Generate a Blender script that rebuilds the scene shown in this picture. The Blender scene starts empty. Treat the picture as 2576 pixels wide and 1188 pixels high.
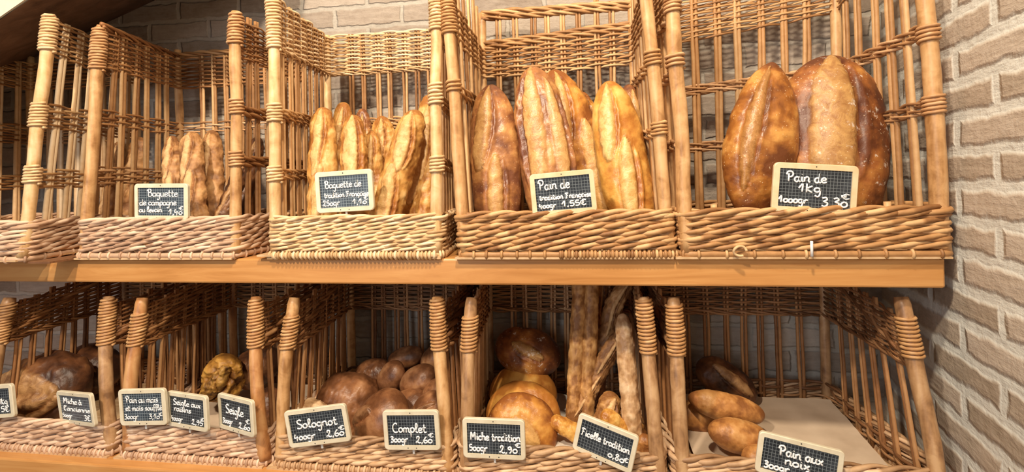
import bpy, math, random
import numpy as np
from math import sin, cos, pi, radians, sqrt
from mathutils import Vector, Matrix, noise

# ------------------------------------------------------------------ camera
W_PX, H_PX, F_PX = 2576, 1188, 1250.0
YAW, ROLL, HOR = radians(8.5), radians(-1.4), 455.0
CAM_Z = 1.60
scene = bpy.context.scene
COL = scene.collection
cam = bpy.data.cameras.new('camera')
cam.sensor_fit = 'HORIZONTAL'; cam.sensor_width = 36.0
cam.lens = 36.0 * F_PX / W_PX
cam.shift_y = (HOR - H_PX / 2) / W_PX
cam.clip_start = 0.02
cam_o = bpy.data.objects.new('camera', cam); COL.objects.link(cam_o)
cam_o.matrix_world = Matrix.Translation((0, 0, CAM_Z)) @ Matrix.Rotation(YAW, 4, 'Z') @ Matrix.Rotation(pi / 2, 4, 'X') @ Matrix.Rotation(ROLL, 4, 'Z')
scene.camera = cam_o

# ------------------------------------------------------------------ light
scene.view_settings.view_transform = 'Standard'
scene.view_settings.look = 'None'
scene.view_settings.gamma = 1.0
scene.view_settings.exposure = 0.0
wd = bpy.data.worlds.new('world'); scene.world = wd; wd.use_nodes = True
wd.node_tree.nodes['Background'].inputs[0].default_value = (1.0, 0.90, 0.80, 1)
wd.node_tree.nodes['Background'].inputs[1].default_value = 0.12

def area(name, loc, target, size, power, color, shape='DISK', sy=None, spread=None):
    l = bpy.data.lights.new(name, 'AREA'); l.shape = shape; l.size = size
    if sy: l.size_y = sy
    l.energy = power; l.color = color
    if spread: l.spread = spread
    o = bpy.data.objects.new(name, l); COL.objects.link(o)
    o.location = loc
    o.rotation_euler = (Vector(target) - Vector(loc)).to_track_quat('-Z', 'Y').to_euler()
    return o
# warm ceiling spots above the customer side, daylight from the shop front behind the camera
area('ceiling_spot_lamp', (-0.05, 0.02, 3.05), (-0.05, 1.1, 1.6), 0.13, 37, (1.0, 0.83, 0.62))
area('ceiling_spot_lamp', (0.62, -0.05, 3.05), (0.45, 1.1, 1.6), 0.13, 26, (1.0, 0.80, 0.54))
area('ceiling_spot_lamp', (-0.85, -0.45, 2.85), (-1.0, 1.1, 1.6), 0.13, 40, (1.0, 0.83, 0.64))
area('shop_window_light', (-1.6, -2.4, 2.0), (-0.5, 1.0, 1.4), 1.8, 38, (0.92, 0.95, 1.0), 'RECTANGLE', 1.6)
area('shop_door_light', (2.4, -2.2, 1.9), (0.8, 1.0, 1.3), 1.0, 37, (0.88, 0.96, 1.0), 'RECTANGLE', 2.0)

# ------------------------------------------------------------------ pixel -> point helper
def ray(px, py):
    x = (px - W_PX / 2) / F_PX; y = (HOR - py) / F_PX
    lx = cos(ROLL) * x - sin(ROLL) * y; ly = sin(ROLL) * x + cos(ROLL) * y
    return Vector((cos(YAW) * lx - sin(YAW), sin(YAW) * lx + cos(YAW), ly))
def at(px, py, Y):
    d = ray(px, py); p = d * (Y / d.y); p.z += CAM_Z
    return p
def mpp(px, Y):                       # metres per photo pixel on the plane y = Y
    d = ray(px, HOR); return (Y / d.y) / F_PX

D = 0.99            # front plane of the upper baskets
YB = 1.285          # their back
DL = 0.955          # front plane of the lower baskets
YBL = 1.325
YW = 1.365          # back wall
Z1 = CAM_Z - 0.156  # top of upper shelf
Z0 = CAM_Z - 0.156 - 0.435
Z0 = CAM_Z - 0.592  # top of lower shelf
SH_T = 0.054

# ------------------------------------------------------------------ mesh helpers
class MB:
    def __init__(s): s.v = []; s.f = []; s.t = []; s.n = 0
    def add(s, v, f, tone=0.5):
        v = np.asarray(v, float); s.v.append(v)
        s.f.append(np.asarray(f, np.int64) + s.n)
        s.t.append(np.full(len(v), tone) if np.isscalar(tone) else np.asarray(tone)); s.n += len(v)
    def tube(s, P, r, sides=6, ref=(0, 0, 1), tone=0.5, cap=True, flat=1.0, closed=False):
        P = np.asarray(P, float); n = len(P)
        if closed: T = np.roll(P, -1, 0) - np.roll(P, 1, 0)
        else: T = np.gradient(P, axis=0)
        T /= np.linalg.norm(T, axis=1)[:, None] + 1e-12
        ref = np.asarray(ref, float)
        A = np.cross(T, ref); A /= np.linalg.norm(A, axis=1)[:, None] + 1e-9
        B = np.cross(A, T)
        r = np.full(n, r) if np.isscalar(r) else np.asarray(r, float)
        a = np.arange(sides) * 2 * pi / sides
        V = P[:, None, :] + r[:, None, None] * (np.cos(a)[None, :, None] * A[:, None, :] * flat + np.sin(a)[None, :, None] * B[:, None, :])
        V = V.reshape(-1, 3)
        i = np.arange(n if closed else n - 1)[:, None] * sides; j = np.arange(sides)[None, :]; j2 = (j + 1) % sides
        i2 = (i + sides) % (n * sides)
        F = np.stack([i + j, i + j2, i2 + j2, i2 + j], -1).reshape(-1, 4)
        if cap and not closed:
            c0, c1 = n * sides, n * sides + 1
            V = np.vstack([V, P[:1], P[-1:]])
            k = np.arange(sides); k2 = (k + 1) % sides
            C0 = np.stack([np.full(sides, c0), k2, k, k], -1)
            e = (n - 1) * sides
            C1 = np.stack([np.full(sides, c1), e + k, e + k2, e + k2], -1)
            F = np.vstack([F, C0, C1])
        s.add(V, F, tone)
    def box(s, lo, hi, tone=0.5):
        x0, y0, z0 = lo; x1, y1, z1 = hi
        v = [(x0,y0,z0),(x1,y0,z0),(x1,y1,z0),(x0,y1,z0),(x0,y0,z1),(x1,y0,z1),(x1,y1,z1),(x0,y1,z1)]
        f = [(0,3,2,1),(4,5,6,7),(0,1,5,4),(1,2,6,5),(2,3,7,6),(3,0,4,7)]
        s.add(v, f, tone)
    def build(s, name, mat, parent=None, smooth=True, origin=None, bevel=0, extra=None):
        V = np.concatenate(s.v); F = np.concatenate(s.f); Tn = np.concatenate(s.t)
        org = np.zeros(3) if origin is None else np.asarray(origin, float)
        if parent is not None and origin is None:
            pass
        V = V - org
        tri = F[:, 2] == F[:, 3]
        me = bpy.data.meshes.new(name)
        me.vertices.add(len(V)); me.vertices.foreach_set('co', V.ravel())
        cnt = np.where(tri, 3, 4); loops = np.concatenate([F[i, :c] for i, c in ()]) if False else F.ravel()[np.stack([np.ones(len(F), bool), np.ones(len(F), bool), np.ones(len(F), bool), ~tri], 1).ravel()]
        me.loops.add(int(cnt.sum())); me.loops.foreach_set('vertex_index', loops.astype(np.int32))
        me.polygons.add(len(F)); st = np.concatenate([[0], np.cumsum(cnt)[:-1]])
        me.polygons.foreach_set('loop_start', st.astype(np.int32)); me.polygons.foreach_set('loop_total', cnt.astype(np.int32))
        me.polygons.foreach_set('use_smooth', np.full(len(F), smooth))
        at_ = me.attributes.new('tone', 'FLOAT', 'POINT'); at_.data.foreach_set('value', Tn.astype(np.float32))
        if extra:
            for k, val in extra.items():
                a2 = me.attributes.new(k, 'FLOAT', 'POINT'); a2.data.foreach_set('value', np.asarray(val, np.float32))
        me.update(calc_edges=True); me.validate()
        if mat: me.materials.append(mat)
        o = bpy.data.objects.new(name, me); COL.objects.link(o)
        if parent is not None:
            o.parent = parent
        o.location = org
        if bevel:
            m = o.modifiers.new('bevel', 'BEVEL'); m.width = bevel; m.segments = 2; m.limit_method = 'ANGLE'
        return o

def tag(o, label=None, cat=None, group=None, kind=None):
    if label: o['label'] = label
    if cat: o['category'] = cat
    if group: o['group'] = group
    if kind: o['kind'] = kind
    return o
def empty(name, loc, label, cat, group=None):
    o = bpy.data.objects.new(name, None); COL.objects.link(o); o.location = loc; o.empty_display_size = .02
    return tag(o, label, cat, group)

# ------------------------------------------------------------------ materials
def new_mat(name):
    m = bpy.data.materials.new(name); m.use_nodes = True
    nt = m.node_tree; b = nt.nodes['Principled BSDF']
    return m, nt, b
def nd(nt, t, **kw):
    n = nt.nodes.new(t)
    for k, v in kw.items():
        if k in n.inputs.keys() if hasattr(n.inputs, 'keys') else False: n.inputs[k].default_value = v
        else: setattr(n, k, v)
    return n
def ramp(nt, fac, stops, interp='LINEAR'):
    r = nt.nodes.new('ShaderNodeValToRGB'); cr = r.color_ramp; cr.interpolation = interp
    while len(cr.elements) > 1: cr.elements.remove(cr.elements[-1])
    cr.elements[0].position = stops[0][0]; cr.elements[0].color = (*stops[0][1], 1)
    for p, c in stops[1:]:
        e = cr.elements.new(p); e.color = (*c, 1)
    nt.links.new(fac, r.inputs[0]); return r.outputs[0]
def noise_n(nt, vec, scale, detail=3, rough=.55, dist=0):
    n = nt.nodes.new('ShaderNodeTexNoise'); n.inputs['Scale'].default_value = scale
    n.inputs['Detail'].default_value = detail; n.inputs['Roughness'].default_value = rough; n.inputs['Distortion'].default_value = dist
    if vec is not None: nt.links.new(vec, n.inputs['Vector'])
    return n.outputs['Fac']
def objco(nt, scale=(1, 1, 1)):
    t = nt.nodes.new('ShaderNodeTexCoord'); m = nt.nodes.new('ShaderNodeMapping')
    m.inputs['Scale'].default_value = scale; nt.links.new(t.outputs['Object'], m.inputs['Vector']); return m.outputs['Vector']
def mix(nt, fac, a, b, typ='MIX'):
    m = nt.nodes.new('ShaderNodeMix'); m.data_type = 'RGBA'; m.blend_type = typ
    for sock, val in ((m.inputs['Factor'], fac), (m.inputs['A'], a), (m.inputs['B'], b)):
        pass
    ins = {'F': m.inputs[0], 'A': m.inputs[6], 'B': m.inputs[7]}
    for k, val in (('F', fac), ('A', a), ('B', b)):
        if hasattr(val, 'is_output') or isinstance(val, bpy.types.NodeSocket): nt.links.new(val, ins[k])
        elif isinstance(val, (int, float)): ins[k].default_value = val
        else: ins[k].default_value = (*val, 1)
    return m.outputs[2]
def mth(nt, op, a, b=0.0, c=None):
    m = nt.nodes.new('ShaderNodeMath'); m.operation = op
    for i, val in enumerate((a, b) if c is None else (a, b, c)):
        if isinstance(val, bpy.types.NodeSocket): nt.links.new(val, m.inputs[i])
        else: m.inputs[i].default_value = val
    return m.outputs[0]
def attr(nt, name):
    a = nt.nodes.new('ShaderNodeAttribute'); a.attribute_name = name; return a.outputs['Fac']
def bump(nt, b, h, strength, dist):
    n = nt.nodes.new('ShaderNodeBump'); n.inputs['Strength'].default_value = strength; n.inputs['Distance'].default_value = dist
    nt.links.new(h, n.inputs['Height']); nt.links.new(n.outputs[0], b.inputs['Normal'])

def wicker(name, dark, mid, light, rough=.5):
    m, nt, b = new_mat(name); v = objco(nt)
    t = attr(nt, 'tone'); n = noise_n(nt, v, 60, 3); n2 = noise_n(nt, v, 9, 2)
    f = mth(nt, 'ADD', mth(nt, 'MULTIPLY', t, .55), mth(nt, 'ADD', mth(nt, 'MULTIPLY', n, .32), mth(nt, 'MULTIPLY', n2, .24)))
    c = ramp(nt, f, [(.22, dark), (.55, mid), (.85, light)])
    nt.links.new(c, b.inputs['Base Color']); b.inputs['Roughness'].default_value = rough
    b.inputs['Specular IOR Level'].default_value = .4
    bump(nt, b, noise_n(nt, v, 250, 2), .25, .001)
    return m
WK = {
    'rimtan': wicker('weathered_tan_wicker', (.28, .15, .07), (.56, .35, .19), (.74, .52, .33)),
    'pale': wicker('pale_wicker', (.40, .23, .10), (.70, .47, .25), (.86, .68, .45)),
    'gold': wicker('golden_wicker', (.22, .095, .032), (.47, .25, .10), (.68, .44, .22)),
    'tan': wicker('tan_wicker', (.24, .11, .045), (.50, .27, .12), (.72, .47, .27)),
    'brown': wicker('brown_wicker', (.13, .05, .018), (.33, .15, .055), (.52, .28, .12)),
    'rim': wicker('bleached_wicker', (.36, .21, .13), (.62, .41, .27), (.80, .60, .44)),
    'deep': wicker('dark_wicker', (.10, .042, .016), (.25, .115, .048), (.42, .22, .10)),
}
def postmat(name, dark, mid, light):
    m, nt, b = new_mat(name); v = objco(nt, (60, 60, 9)); v2 = objco(nt)
    f = mth(nt, 'ADD', mth(nt, 'MULTIPLY', noise_n(nt, v, 1, 3), .5), mth(nt, 'MULTIPLY', noise_n(nt, v2, 26, 4, .6, .6), .5))
    c = ramp(nt, f, [(.36, dark), (.48, mid), (.61, light)])
    nt.links.new(c, b.inputs['Base Color']); b.inputs['Roughness'].default_value = .42
    bump(nt, b, f, .25, .002)
    return m
PM = {
    'pale': postmat('peeled_pole_wood', (.45, .25, .10), (.68, .43, .20), (.80, .58, .33)),
    'gold': postmat('golden_pole_wood', (.30, .14, .045), (.54, .30, .125), (.68, .43, .21)),
    'brown': postmat('brown_pole_wood', (.24, .095, .03), (.46, .21, .075), (.60, .33, .14)),
    'dull': postmat('bark_pole_wood', (.20, .10, .045), (.40, .22, .10), (.56, .35, .18)),
}
def crust(name, dark, mid, light, crumb, crumb2, flour=0.0, rough=.5, spec=.35, spots=.0):
    m, nt, b = new_mat(name); v = objco(nt)
    n1 = noise_n(nt, v, 16, 4, .6, .4); n2 = noise_n(nt, v, 70, 4, .6)
    f = mth(nt, 'ADD', mth(nt, 'MULTIPLY', n1, .75), mth(nt, 'MULTIPLY', n2, .2))
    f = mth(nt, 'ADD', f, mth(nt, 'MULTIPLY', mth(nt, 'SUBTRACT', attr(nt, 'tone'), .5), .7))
    f = mth(nt, 'ADD', f, -.01)
    c = ramp(nt, f, [(.33, dark), (.50, mid), (.68, light)])
    n3 = noise_n(nt, v, 45, 5, .65, .8)
    cr = ramp(nt, n3, [(.35, crumb2), (.60, crumb)])
    c = mix(nt, attr(nt, 'score'), c, cr)
    gv = ramp(nt, attr(nt, 'groove'), [(.0, (1, 1, 1)), (1, (.52, .32, .17))])  # darkens the cut edges in the colour, painting the shadow under the ear
    c = mix(nt, 1.0, c, gv, 'MULTIPLY')
    fl = noise_n(nt, v, 55, 6, .75)
    fm = ramp(nt, mth(nt, 'ADD', fl, mth(nt, 'MULTIPLY', n1, .35)), [(.93 - flour, (0, 0, 0)), (1.0 - flour, (1, 1, 1))])
    c = mix(nt, mth(nt, 'MULTIPLY', fm, .75 if flour else 0), c, (.80, .72, .62))
    if spots:
        vo = nt.nodes.new('ShaderNodeTexVoronoi'); vo.inputs['Scale'].default_value = 130; nt.links.new(v, vo.inputs['Vector'])
        sp = ramp(nt, vo.outputs['Distance'], [(.10, (1, 1, 1)), (.17, (0, 0, 0))])
        vo2 = ramp(nt, noise_n(nt, v, 22, 2), [(.5 - spots * .2, (0, 0, 0)), (.62, (1, 1, 1))])
        c = mix(nt, mth(nt, 'MULTIPLY', mth(nt, 'MULTIPLY', sp, vo2), .7), c, (.85, .66, .42))
    nt.links.new(c, b.inputs['Base Color']); b.inputs['Roughness'].default_value = rough
    b.inputs['Specular IOR Level'].default_value = spec
    bump(nt, b, mth(nt, 'ADD', n2, mth(nt, 'MULTIPLY', mth(nt, 'MULTIPLY', n3, attr(nt, 'score')), 1.5)), .35, .004)
    return m
CR = {
    'baguette': crust('baguette_crust', (.33, .13, .03), (.56, .285, .075), (.70, .44, .17), (.70, .45, .19), (.50, .27, .09), rough=.42),
    'tradition': crust('tradition_crust', (.26, .085, .02), (.54, .23, .045), (.76, .42, .10), (.70, .41, .14), (.46, .23, .065), rough=.38, spots=.4, spec=.45),
    'traditiond': crust('dark_tradition_crust', (.17, .06, .028), (.36, .15, .05), (.58, .30, .10), (.60, .35, .13), (.40, .19, .06), rough=.36, spots=.4, spec=.5),
    'golden': crust('golden_crust', (.42, .16, .03), (.66, .33, .07), (.78, .48, .14), (.76, .50, .20), (.54, .29, .08), rough=.36, spec=.45),
    'big': crust('kilo_loaf_crust', (.12, .035, .012), (.31, .105, .025), (.55, .25, .06), (.50, .28, .095), (.32, .145, .045), flour=.155, rough=.46, spots=.5, spec=.5),
    'bigl': crust('blistered_loaf_crust', (.15, .045, .012), (.34, .125, .025), (.58, .29, .075), (.44, .22, .07), (.27, .115, .03), rough=.34, spots=.6, spec=.5),
    'campagne': crust('campagne_crust', (.20, .085, .03), (.40, .195, .07), (.58, .33, .14), (.66, .42, .20), (.44, .23, .09), rough=.55),
    'rye': crust('rye_crust', (.05, .02, .01), (.13, .05, .02), (.24, .105, .04), (.46, .26, .11), (.22, .10, .04), rough=.42, spec=.4),
    'complet': crust('wholemeal_crust', (.13, .05, .02), (.26, .11, .045), (.40, .20, .09), (.30, .15, .07), (.16, .07, .03), rough=.38, spec=.4),
    'corn': crust('corn_crust', (.16, .065, .012), (.36, .17, .03), (.55, .31, .07), (.46, .25, .055), (.12, .05, .012), rough=.5),
    'walnut': crust('walnut_bread_crust', (.26, .10, .03), (.47, .21, .06), (.64, .34, .12), (.70, .44, .20), (.45, .22, .08), rough=.42),
    'ficelle': crust('ficelle_crust', (.24, .10, .03), (.46, .23, .075), (.64, .37, .14), (.80, .55, .28), (.55, .31, .12), rough=.5),
    'pastry': crust('flaky_crust', (.40, .22, .10), (.60, .38, .20), (.75, .55, .34), (.80, .62, .42), (.55, .35, .18), rough=.4),
}
def plain(name, col, rough=.5, metal=0, spec=.5):
    m, nt, b = new_mat(name); b.inputs['Base Color'].default_value = (*col, 1)
    b.inputs['Roughness'].default_value = rough; b.inputs['Metallic'].default_value = metal
    b.inputs['Specular IOR Level'].default_value = spec
    return m
def frame_mat(name, c1, c2):
    m, nt, b = new_mat(name); v = objco(nt, (18, 60, 18))
    c = ramp(nt, noise_n(nt, v, 2, 3), [(.35, c1), (.65, c2)]); nt.links.new(c, b.inputs['Base Color'])
    b.inputs['Roughness'].default_value = .5; return m
M_FRAME = frame_mat('cream_frame_wood', (.66, .58, .42), (.76, .69, .53))
M_FRAMEW = frame_mat('beech_frame_wood', (.70, .52, .30), (.80, .64, .42))
def slate(name, base, line):
    m, nt, b = new_mat(name); t = nt.nodes.new('ShaderNodeTexCoord'); s = nt.nodes.new('ShaderNodeSeparateXYZ'); nt.links.new(t.outputs['Object'], s.inputs[0])
    def ln(sock):
        a = mth(nt, 'MULTIPLY', sock, 1 / .0058); a = mth(nt, 'FRACT', a); a = mth(nt, 'ABSOLUTE', mth(nt, 'SUBTRACT', a, .5))
        return mth(nt, 'LESS_THAN', a, .065)
    g = mth(nt, 'MAXIMUM', ln(s.outputs[0]), ln(s.outputs[2]))
    sm = ramp(nt, noise_n(nt, t.outputs['Object'], 30, 3), [(.4, base), (.75, tuple(x * 2.2 + .012 for x in base))])
    c = mix(nt, mth(nt, 'MULTIPLY', g, .8), sm, line); nt.links.new(c, b.inputs['Base Color'])
    b.inputs['Roughness'].default_value = .38; b.inputs['Specular IOR Level'].default_value = .5; return m
M_SLATE = slate('ruled_black_slate', (.012, .016, .022), (.20, .23, .25))
M_SLATE_GLARE = slate('ruled_slate_blue_glare', (.022, .032, .046), (.30, .36, .40))  # same slate with bluish window glare put into its colour
M_CHALK = plain('white_chalk_ink', (.90, .91, .92), .6)
M_SCREW = plain('dark_screw_metal', (.05, .045, .04), .35, .8)
M_PRONG = plain('clear_plastic_prong', (.70, .68, .64), .25)
M_PAPER, nt_, b_ = new_mat('kraft_paper')
nt_.links.new(ramp(nt_, noise_n(nt_, objco(nt_), 14, 5), [(.3, (.50, .38, .27)), (.7, (.64, .51, .38))]), b_.inputs['Base Color']); b_.inputs['Roughness'].default_value = .75
M_WPAPER, nt_, b_ = new_mat('white_wrapping_paper')
nt_.links.new(ramp(nt_, noise_n(nt_, objco(nt_), 14, 5), [(.3, (.62, .55, .47)), (.7, (.74, .67, .58))]), b_.inputs['Base Color']); b_.inputs['Roughness'].default_value = .7
M_BOARD = frame_mat('thin_plywood', (.50, .32, .16), (.66, .46, .27))
M_FOOT = frame_mat('foot_wood', (.46, .27, .12), (.60, .38, .19))
M_FOOTD = frame_mat('dark_foot_wood', (.16, .07, .03), (.24, .11, .05))

def shelf_mat():
    m, nt, b = new_mat('varnished_pine'); v = objco(nt, (2.2, 14, 26))
    g = noise_n(nt, v, 1.6, 5, .6, 1.5); v2 = objco(nt, (3, 20, 3)); k = noise_n(nt, v2, 1.2, 2)
    f = mth(nt, 'ADD', mth(nt, 'MULTIPLY', g, .65), mth(nt, 'MULTIPLY', k, .35))
    c = ramp(nt, f, [(.32, (.44, .19, .05)), (.50, (.55, .26, .08)), (.68, (.64, .34, .12))])
    nt.links.new(c, b.inputs['Base Color']); b.inputs['Roughness'].default_value = .34
    bump(nt, b, g, .08, .002); return m
M_SHELF = shelf_mat()

def brick_mat(name, c1, c2, c3, mortar, course=.0605, length=.205, msize=.017, rough_n=.012, strength=.9):
    m, nt, b = new_mat(name); t = nt.nodes.new('ShaderNodeTexCoord'); v = t.outputs['Object']
    s = nt.nodes.new('ShaderNodeSeparateXYZ'); nt.links.new(v, s.inputs[0])
    cb = nt.nodes.new('ShaderNodeCombineXYZ'); nt.links.new(s.outputs[0], cb.inputs[0]); nt.links.new(s.outputs[2], cb.inputs[1])
    nz = nt.nodes.new('ShaderNodeTexNoise'); nz.inputs['Scale'].default_value = 22; nz.inputs['Detail'].default_value = 4; nt.links.new(v, nz.inputs['Vector'])
    sub = nt.nodes.new('ShaderNodeVectorMath'); sub.operation = 'SUBTRACT'; nt.links.new(nz.outputs['Color'], sub.inputs[0]); sub.inputs[1].default_value = (.5, .5, .5)
    sc = nt.nodes.new('ShaderNodeVectorMath'); sc.operation = 'SCALE'; nt.links.new(sub.outputs[0], sc.inputs[0]); sc.inputs['Scale'].default_value = rough_n * 1.6
    ad = nt.nodes.new('ShaderNodeVectorMath'); ad.operation = 'ADD'; nt.links.new(cb.outputs[0], ad.inputs[0]); nt.links.new(sc.outputs[0], ad.inputs[1])
    br = nt.nodes.new('ShaderNodeTexBrick'); nt.links.new(ad.outputs[0], br.inputs['Vector'])
    br.inputs['Scale'].default_value = 1.0; br.inputs['Brick Width'].default_value = length; br.inputs['Row Height'].default_value = course
    br.inputs['Mortar Size'].default_value = msize / 2; br.inputs['Mortar Smooth'].default_value = .6; br.inputs['Bias'].default_value = 0
    br.inputs['Color1'].default_value = (0, 0, 0, 1); br.inputs['Color2'].default_value = (1, 1, 1, 1); br.inputs['Mortar'].default_value = (.5, .5, .5, 1)
    fine = noise_n(nt, v, 55, 6, .65, .3); big = noise_n(nt, v, 9, 3)
    stv = objco(nt, (14, 14, 70)); streak = noise_n(nt, stv, 1.3, 4, .6)
    f = mth(nt, 'ADD', mth(nt, 'MULTIPLY', br.outputs['Color'], .38), mth(nt, 'ADD', mth(nt, 'MULTIPLY', fine, .30), mth(nt, 'MULTIPLY', streak, .42)))
    bc = ramp(nt, f, [(.28, c1), (.52, c2), (.80, c3)])
    mc = ramp(nt, mth(nt, 'ADD', mth(nt, 'MULTIPLY', fine, .5), mth(nt, 'MULTIPLY', big, .5)), [(.3, tuple(x * .78 for x in mortar)), (.62, mortar)])
    c = mix(nt, br.outputs['Fac'], bc, mc); nt.links.new(c, b.inputs['Base Color']); b.inputs['Roughness'].default_value = .85
    b.inputs['Specular IOR Level'].default_value = .25
    h = mth(nt, 'ADD', mth(nt, 'MULTIPLY', mth(nt, 'SUBTRACT', 1.0, br.outputs['Fac']), .55), mth(nt, 'ADD', mth(nt, 'MULTIPLY', fine, .40), mth(nt, 'MULTIPLY', streak, .35)))
    bump(nt, b, h, strength, .010); return m
M_BRICK_R = brick_mat('tan_brick_grey_mortar', (.36, .29, .215), (.52, .435, .345), (.66, .58, .49), (.80, .81, .75), msize=.031, length=.235, strength=.6)
M_BRICK_B = brick_mat('greyed_brick', (.23, .18, .14), (.36, .30, .245), (.48, .415, .35), (.47, .43, .37), msize=.018, strength=.8)
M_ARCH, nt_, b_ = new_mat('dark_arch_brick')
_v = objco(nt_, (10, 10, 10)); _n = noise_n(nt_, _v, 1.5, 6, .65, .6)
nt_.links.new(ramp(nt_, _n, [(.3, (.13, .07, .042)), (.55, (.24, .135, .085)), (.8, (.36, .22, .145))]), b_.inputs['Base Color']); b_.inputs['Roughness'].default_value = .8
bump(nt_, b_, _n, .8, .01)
M_CREAM, nt_, b_ = new_mat('cream_plaster')
_n = noise_n(nt_, objco(nt_, (8, 8, 8)), 2, 5)
nt_.links.new(ramp(nt_, _n, [(.3, (.55, .50, .40)), (.7, (.68, .64, .54))]), b_.inputs['Base Color']); b_.inputs['Roughness'].default_value = .8
M_FLOOR, nt_, b_ = new_mat('floor_tile')
nt_.links.new(ramp(nt_, noise_n(nt_, objco(nt_), 5, 4), [(.3, (.25, .18, .13)), (.7, (.36, .27, .20))]), b_.inputs['Base Color']); b_.inputs['Roughness'].default_value = .4

# ------------------------------------------------------------------ setting
def slab(name, lo, hi, mat, kind='structure', rotz=0, pivot=(0, 0, 0)):
    b = MB(); b.box(lo, hi); o = b.build(name, mat, smooth=False, bevel=0)
    o.location = pivot; o.rotation_euler = (0, 0, rotz)
    if kind: o['kind'] = kind
    return o
slab('floor', (-3.2, -3.2, -.05), (2.8, 1.6, 0), M_FLOOR)
slab('wall_back', (-2.6, YW, 0), (1.1, YW + .12, 3.3), M_BRICK_B)
wr = ray(1720, 420); ang = math.atan2(wr.x, wr.y)      # the right wall runs a little askew
pw = at(2414, 520, D)
o = slab('wall_right', (-.45, 0, 0), (2.2, .12, 3.3), M_BRICK_R, rotz=-(pi / 2 + ang) + pi, pivot=(pw.x, pw.y, 0))
# local +x must run from behind the shelf towards the customer
dirv = Vector((-sin(ang), -cos(ang), 0)); nrm = Vector((cos(ang), -sin(ang), 0))
o.matrix_world = Matrix(((dirv.x, nrm.x, 0, pw.x), (dirv.y, nrm.y, 0, pw.y), (0, 0, 1, 0), (0, 0, 0, 1)))

# vaulted arch over the left end of the niche: dark soffit, cream front face
def arch():
    # the soffit meets the back wall along B and the front face along A
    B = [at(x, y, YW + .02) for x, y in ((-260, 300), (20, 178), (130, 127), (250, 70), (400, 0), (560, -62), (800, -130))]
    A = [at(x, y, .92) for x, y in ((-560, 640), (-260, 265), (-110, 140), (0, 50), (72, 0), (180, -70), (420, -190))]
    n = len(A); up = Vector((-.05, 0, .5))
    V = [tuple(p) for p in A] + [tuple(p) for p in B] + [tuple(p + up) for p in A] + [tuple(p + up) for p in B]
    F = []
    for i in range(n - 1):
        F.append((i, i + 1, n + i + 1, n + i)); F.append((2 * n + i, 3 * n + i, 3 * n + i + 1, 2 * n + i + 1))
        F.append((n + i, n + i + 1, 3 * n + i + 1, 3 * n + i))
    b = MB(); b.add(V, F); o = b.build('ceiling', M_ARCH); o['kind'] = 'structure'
    b = MB(); Vf = [tuple(p + Vector((0, -.006, 0))) for p in A] + [tuple(p + Vector((-.9, -.006, .75))) for p in A]
    Vf += [(x, y + .004, z) for x, y, z in Vf]
    Ff = []
    for i in range(n - 1):
        Ff.append((i, n + i, n + i + 1, i + 1)); Ff.append((2 * n + i, 2 * n + i + 1, 3 * n + i + 1, 3 * n + i)); Ff.append((i, i + 1, 2 * n + i + 1, 2 * n + i))
    b.add(Vf, Ff); o = b.build('wall_left', M_CREAM, smooth=False); o['kind'] = 'structure'
arch()

def board(name, x0, x1, y0, y1, ztop, th, label):
    b = MB(); b.box((x0, y0, -th), (x1, y1, 0))
    o = b.build(name, M_SHELF, smooth=False, bevel=.004); o.location = (0, 0, ztop)
    return tag(o, label, 'shelf')
board('shelf_board', -2.3, .627, D - .004, YW, Z1, SH_T, 'thick varnished pine shelf carrying the tall upright baskets')
board('shelf_board', -2.3, .66, DL - .028, YW, Z0, SH_T, 'lower wooden shelf board under the row of low slanted baskets')

# ------------------------------------------------------------------ baskets
def fbm(x, seed):
    return noise.noise(Vector((x, seed * 7.31, seed * 1.7)))

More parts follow.
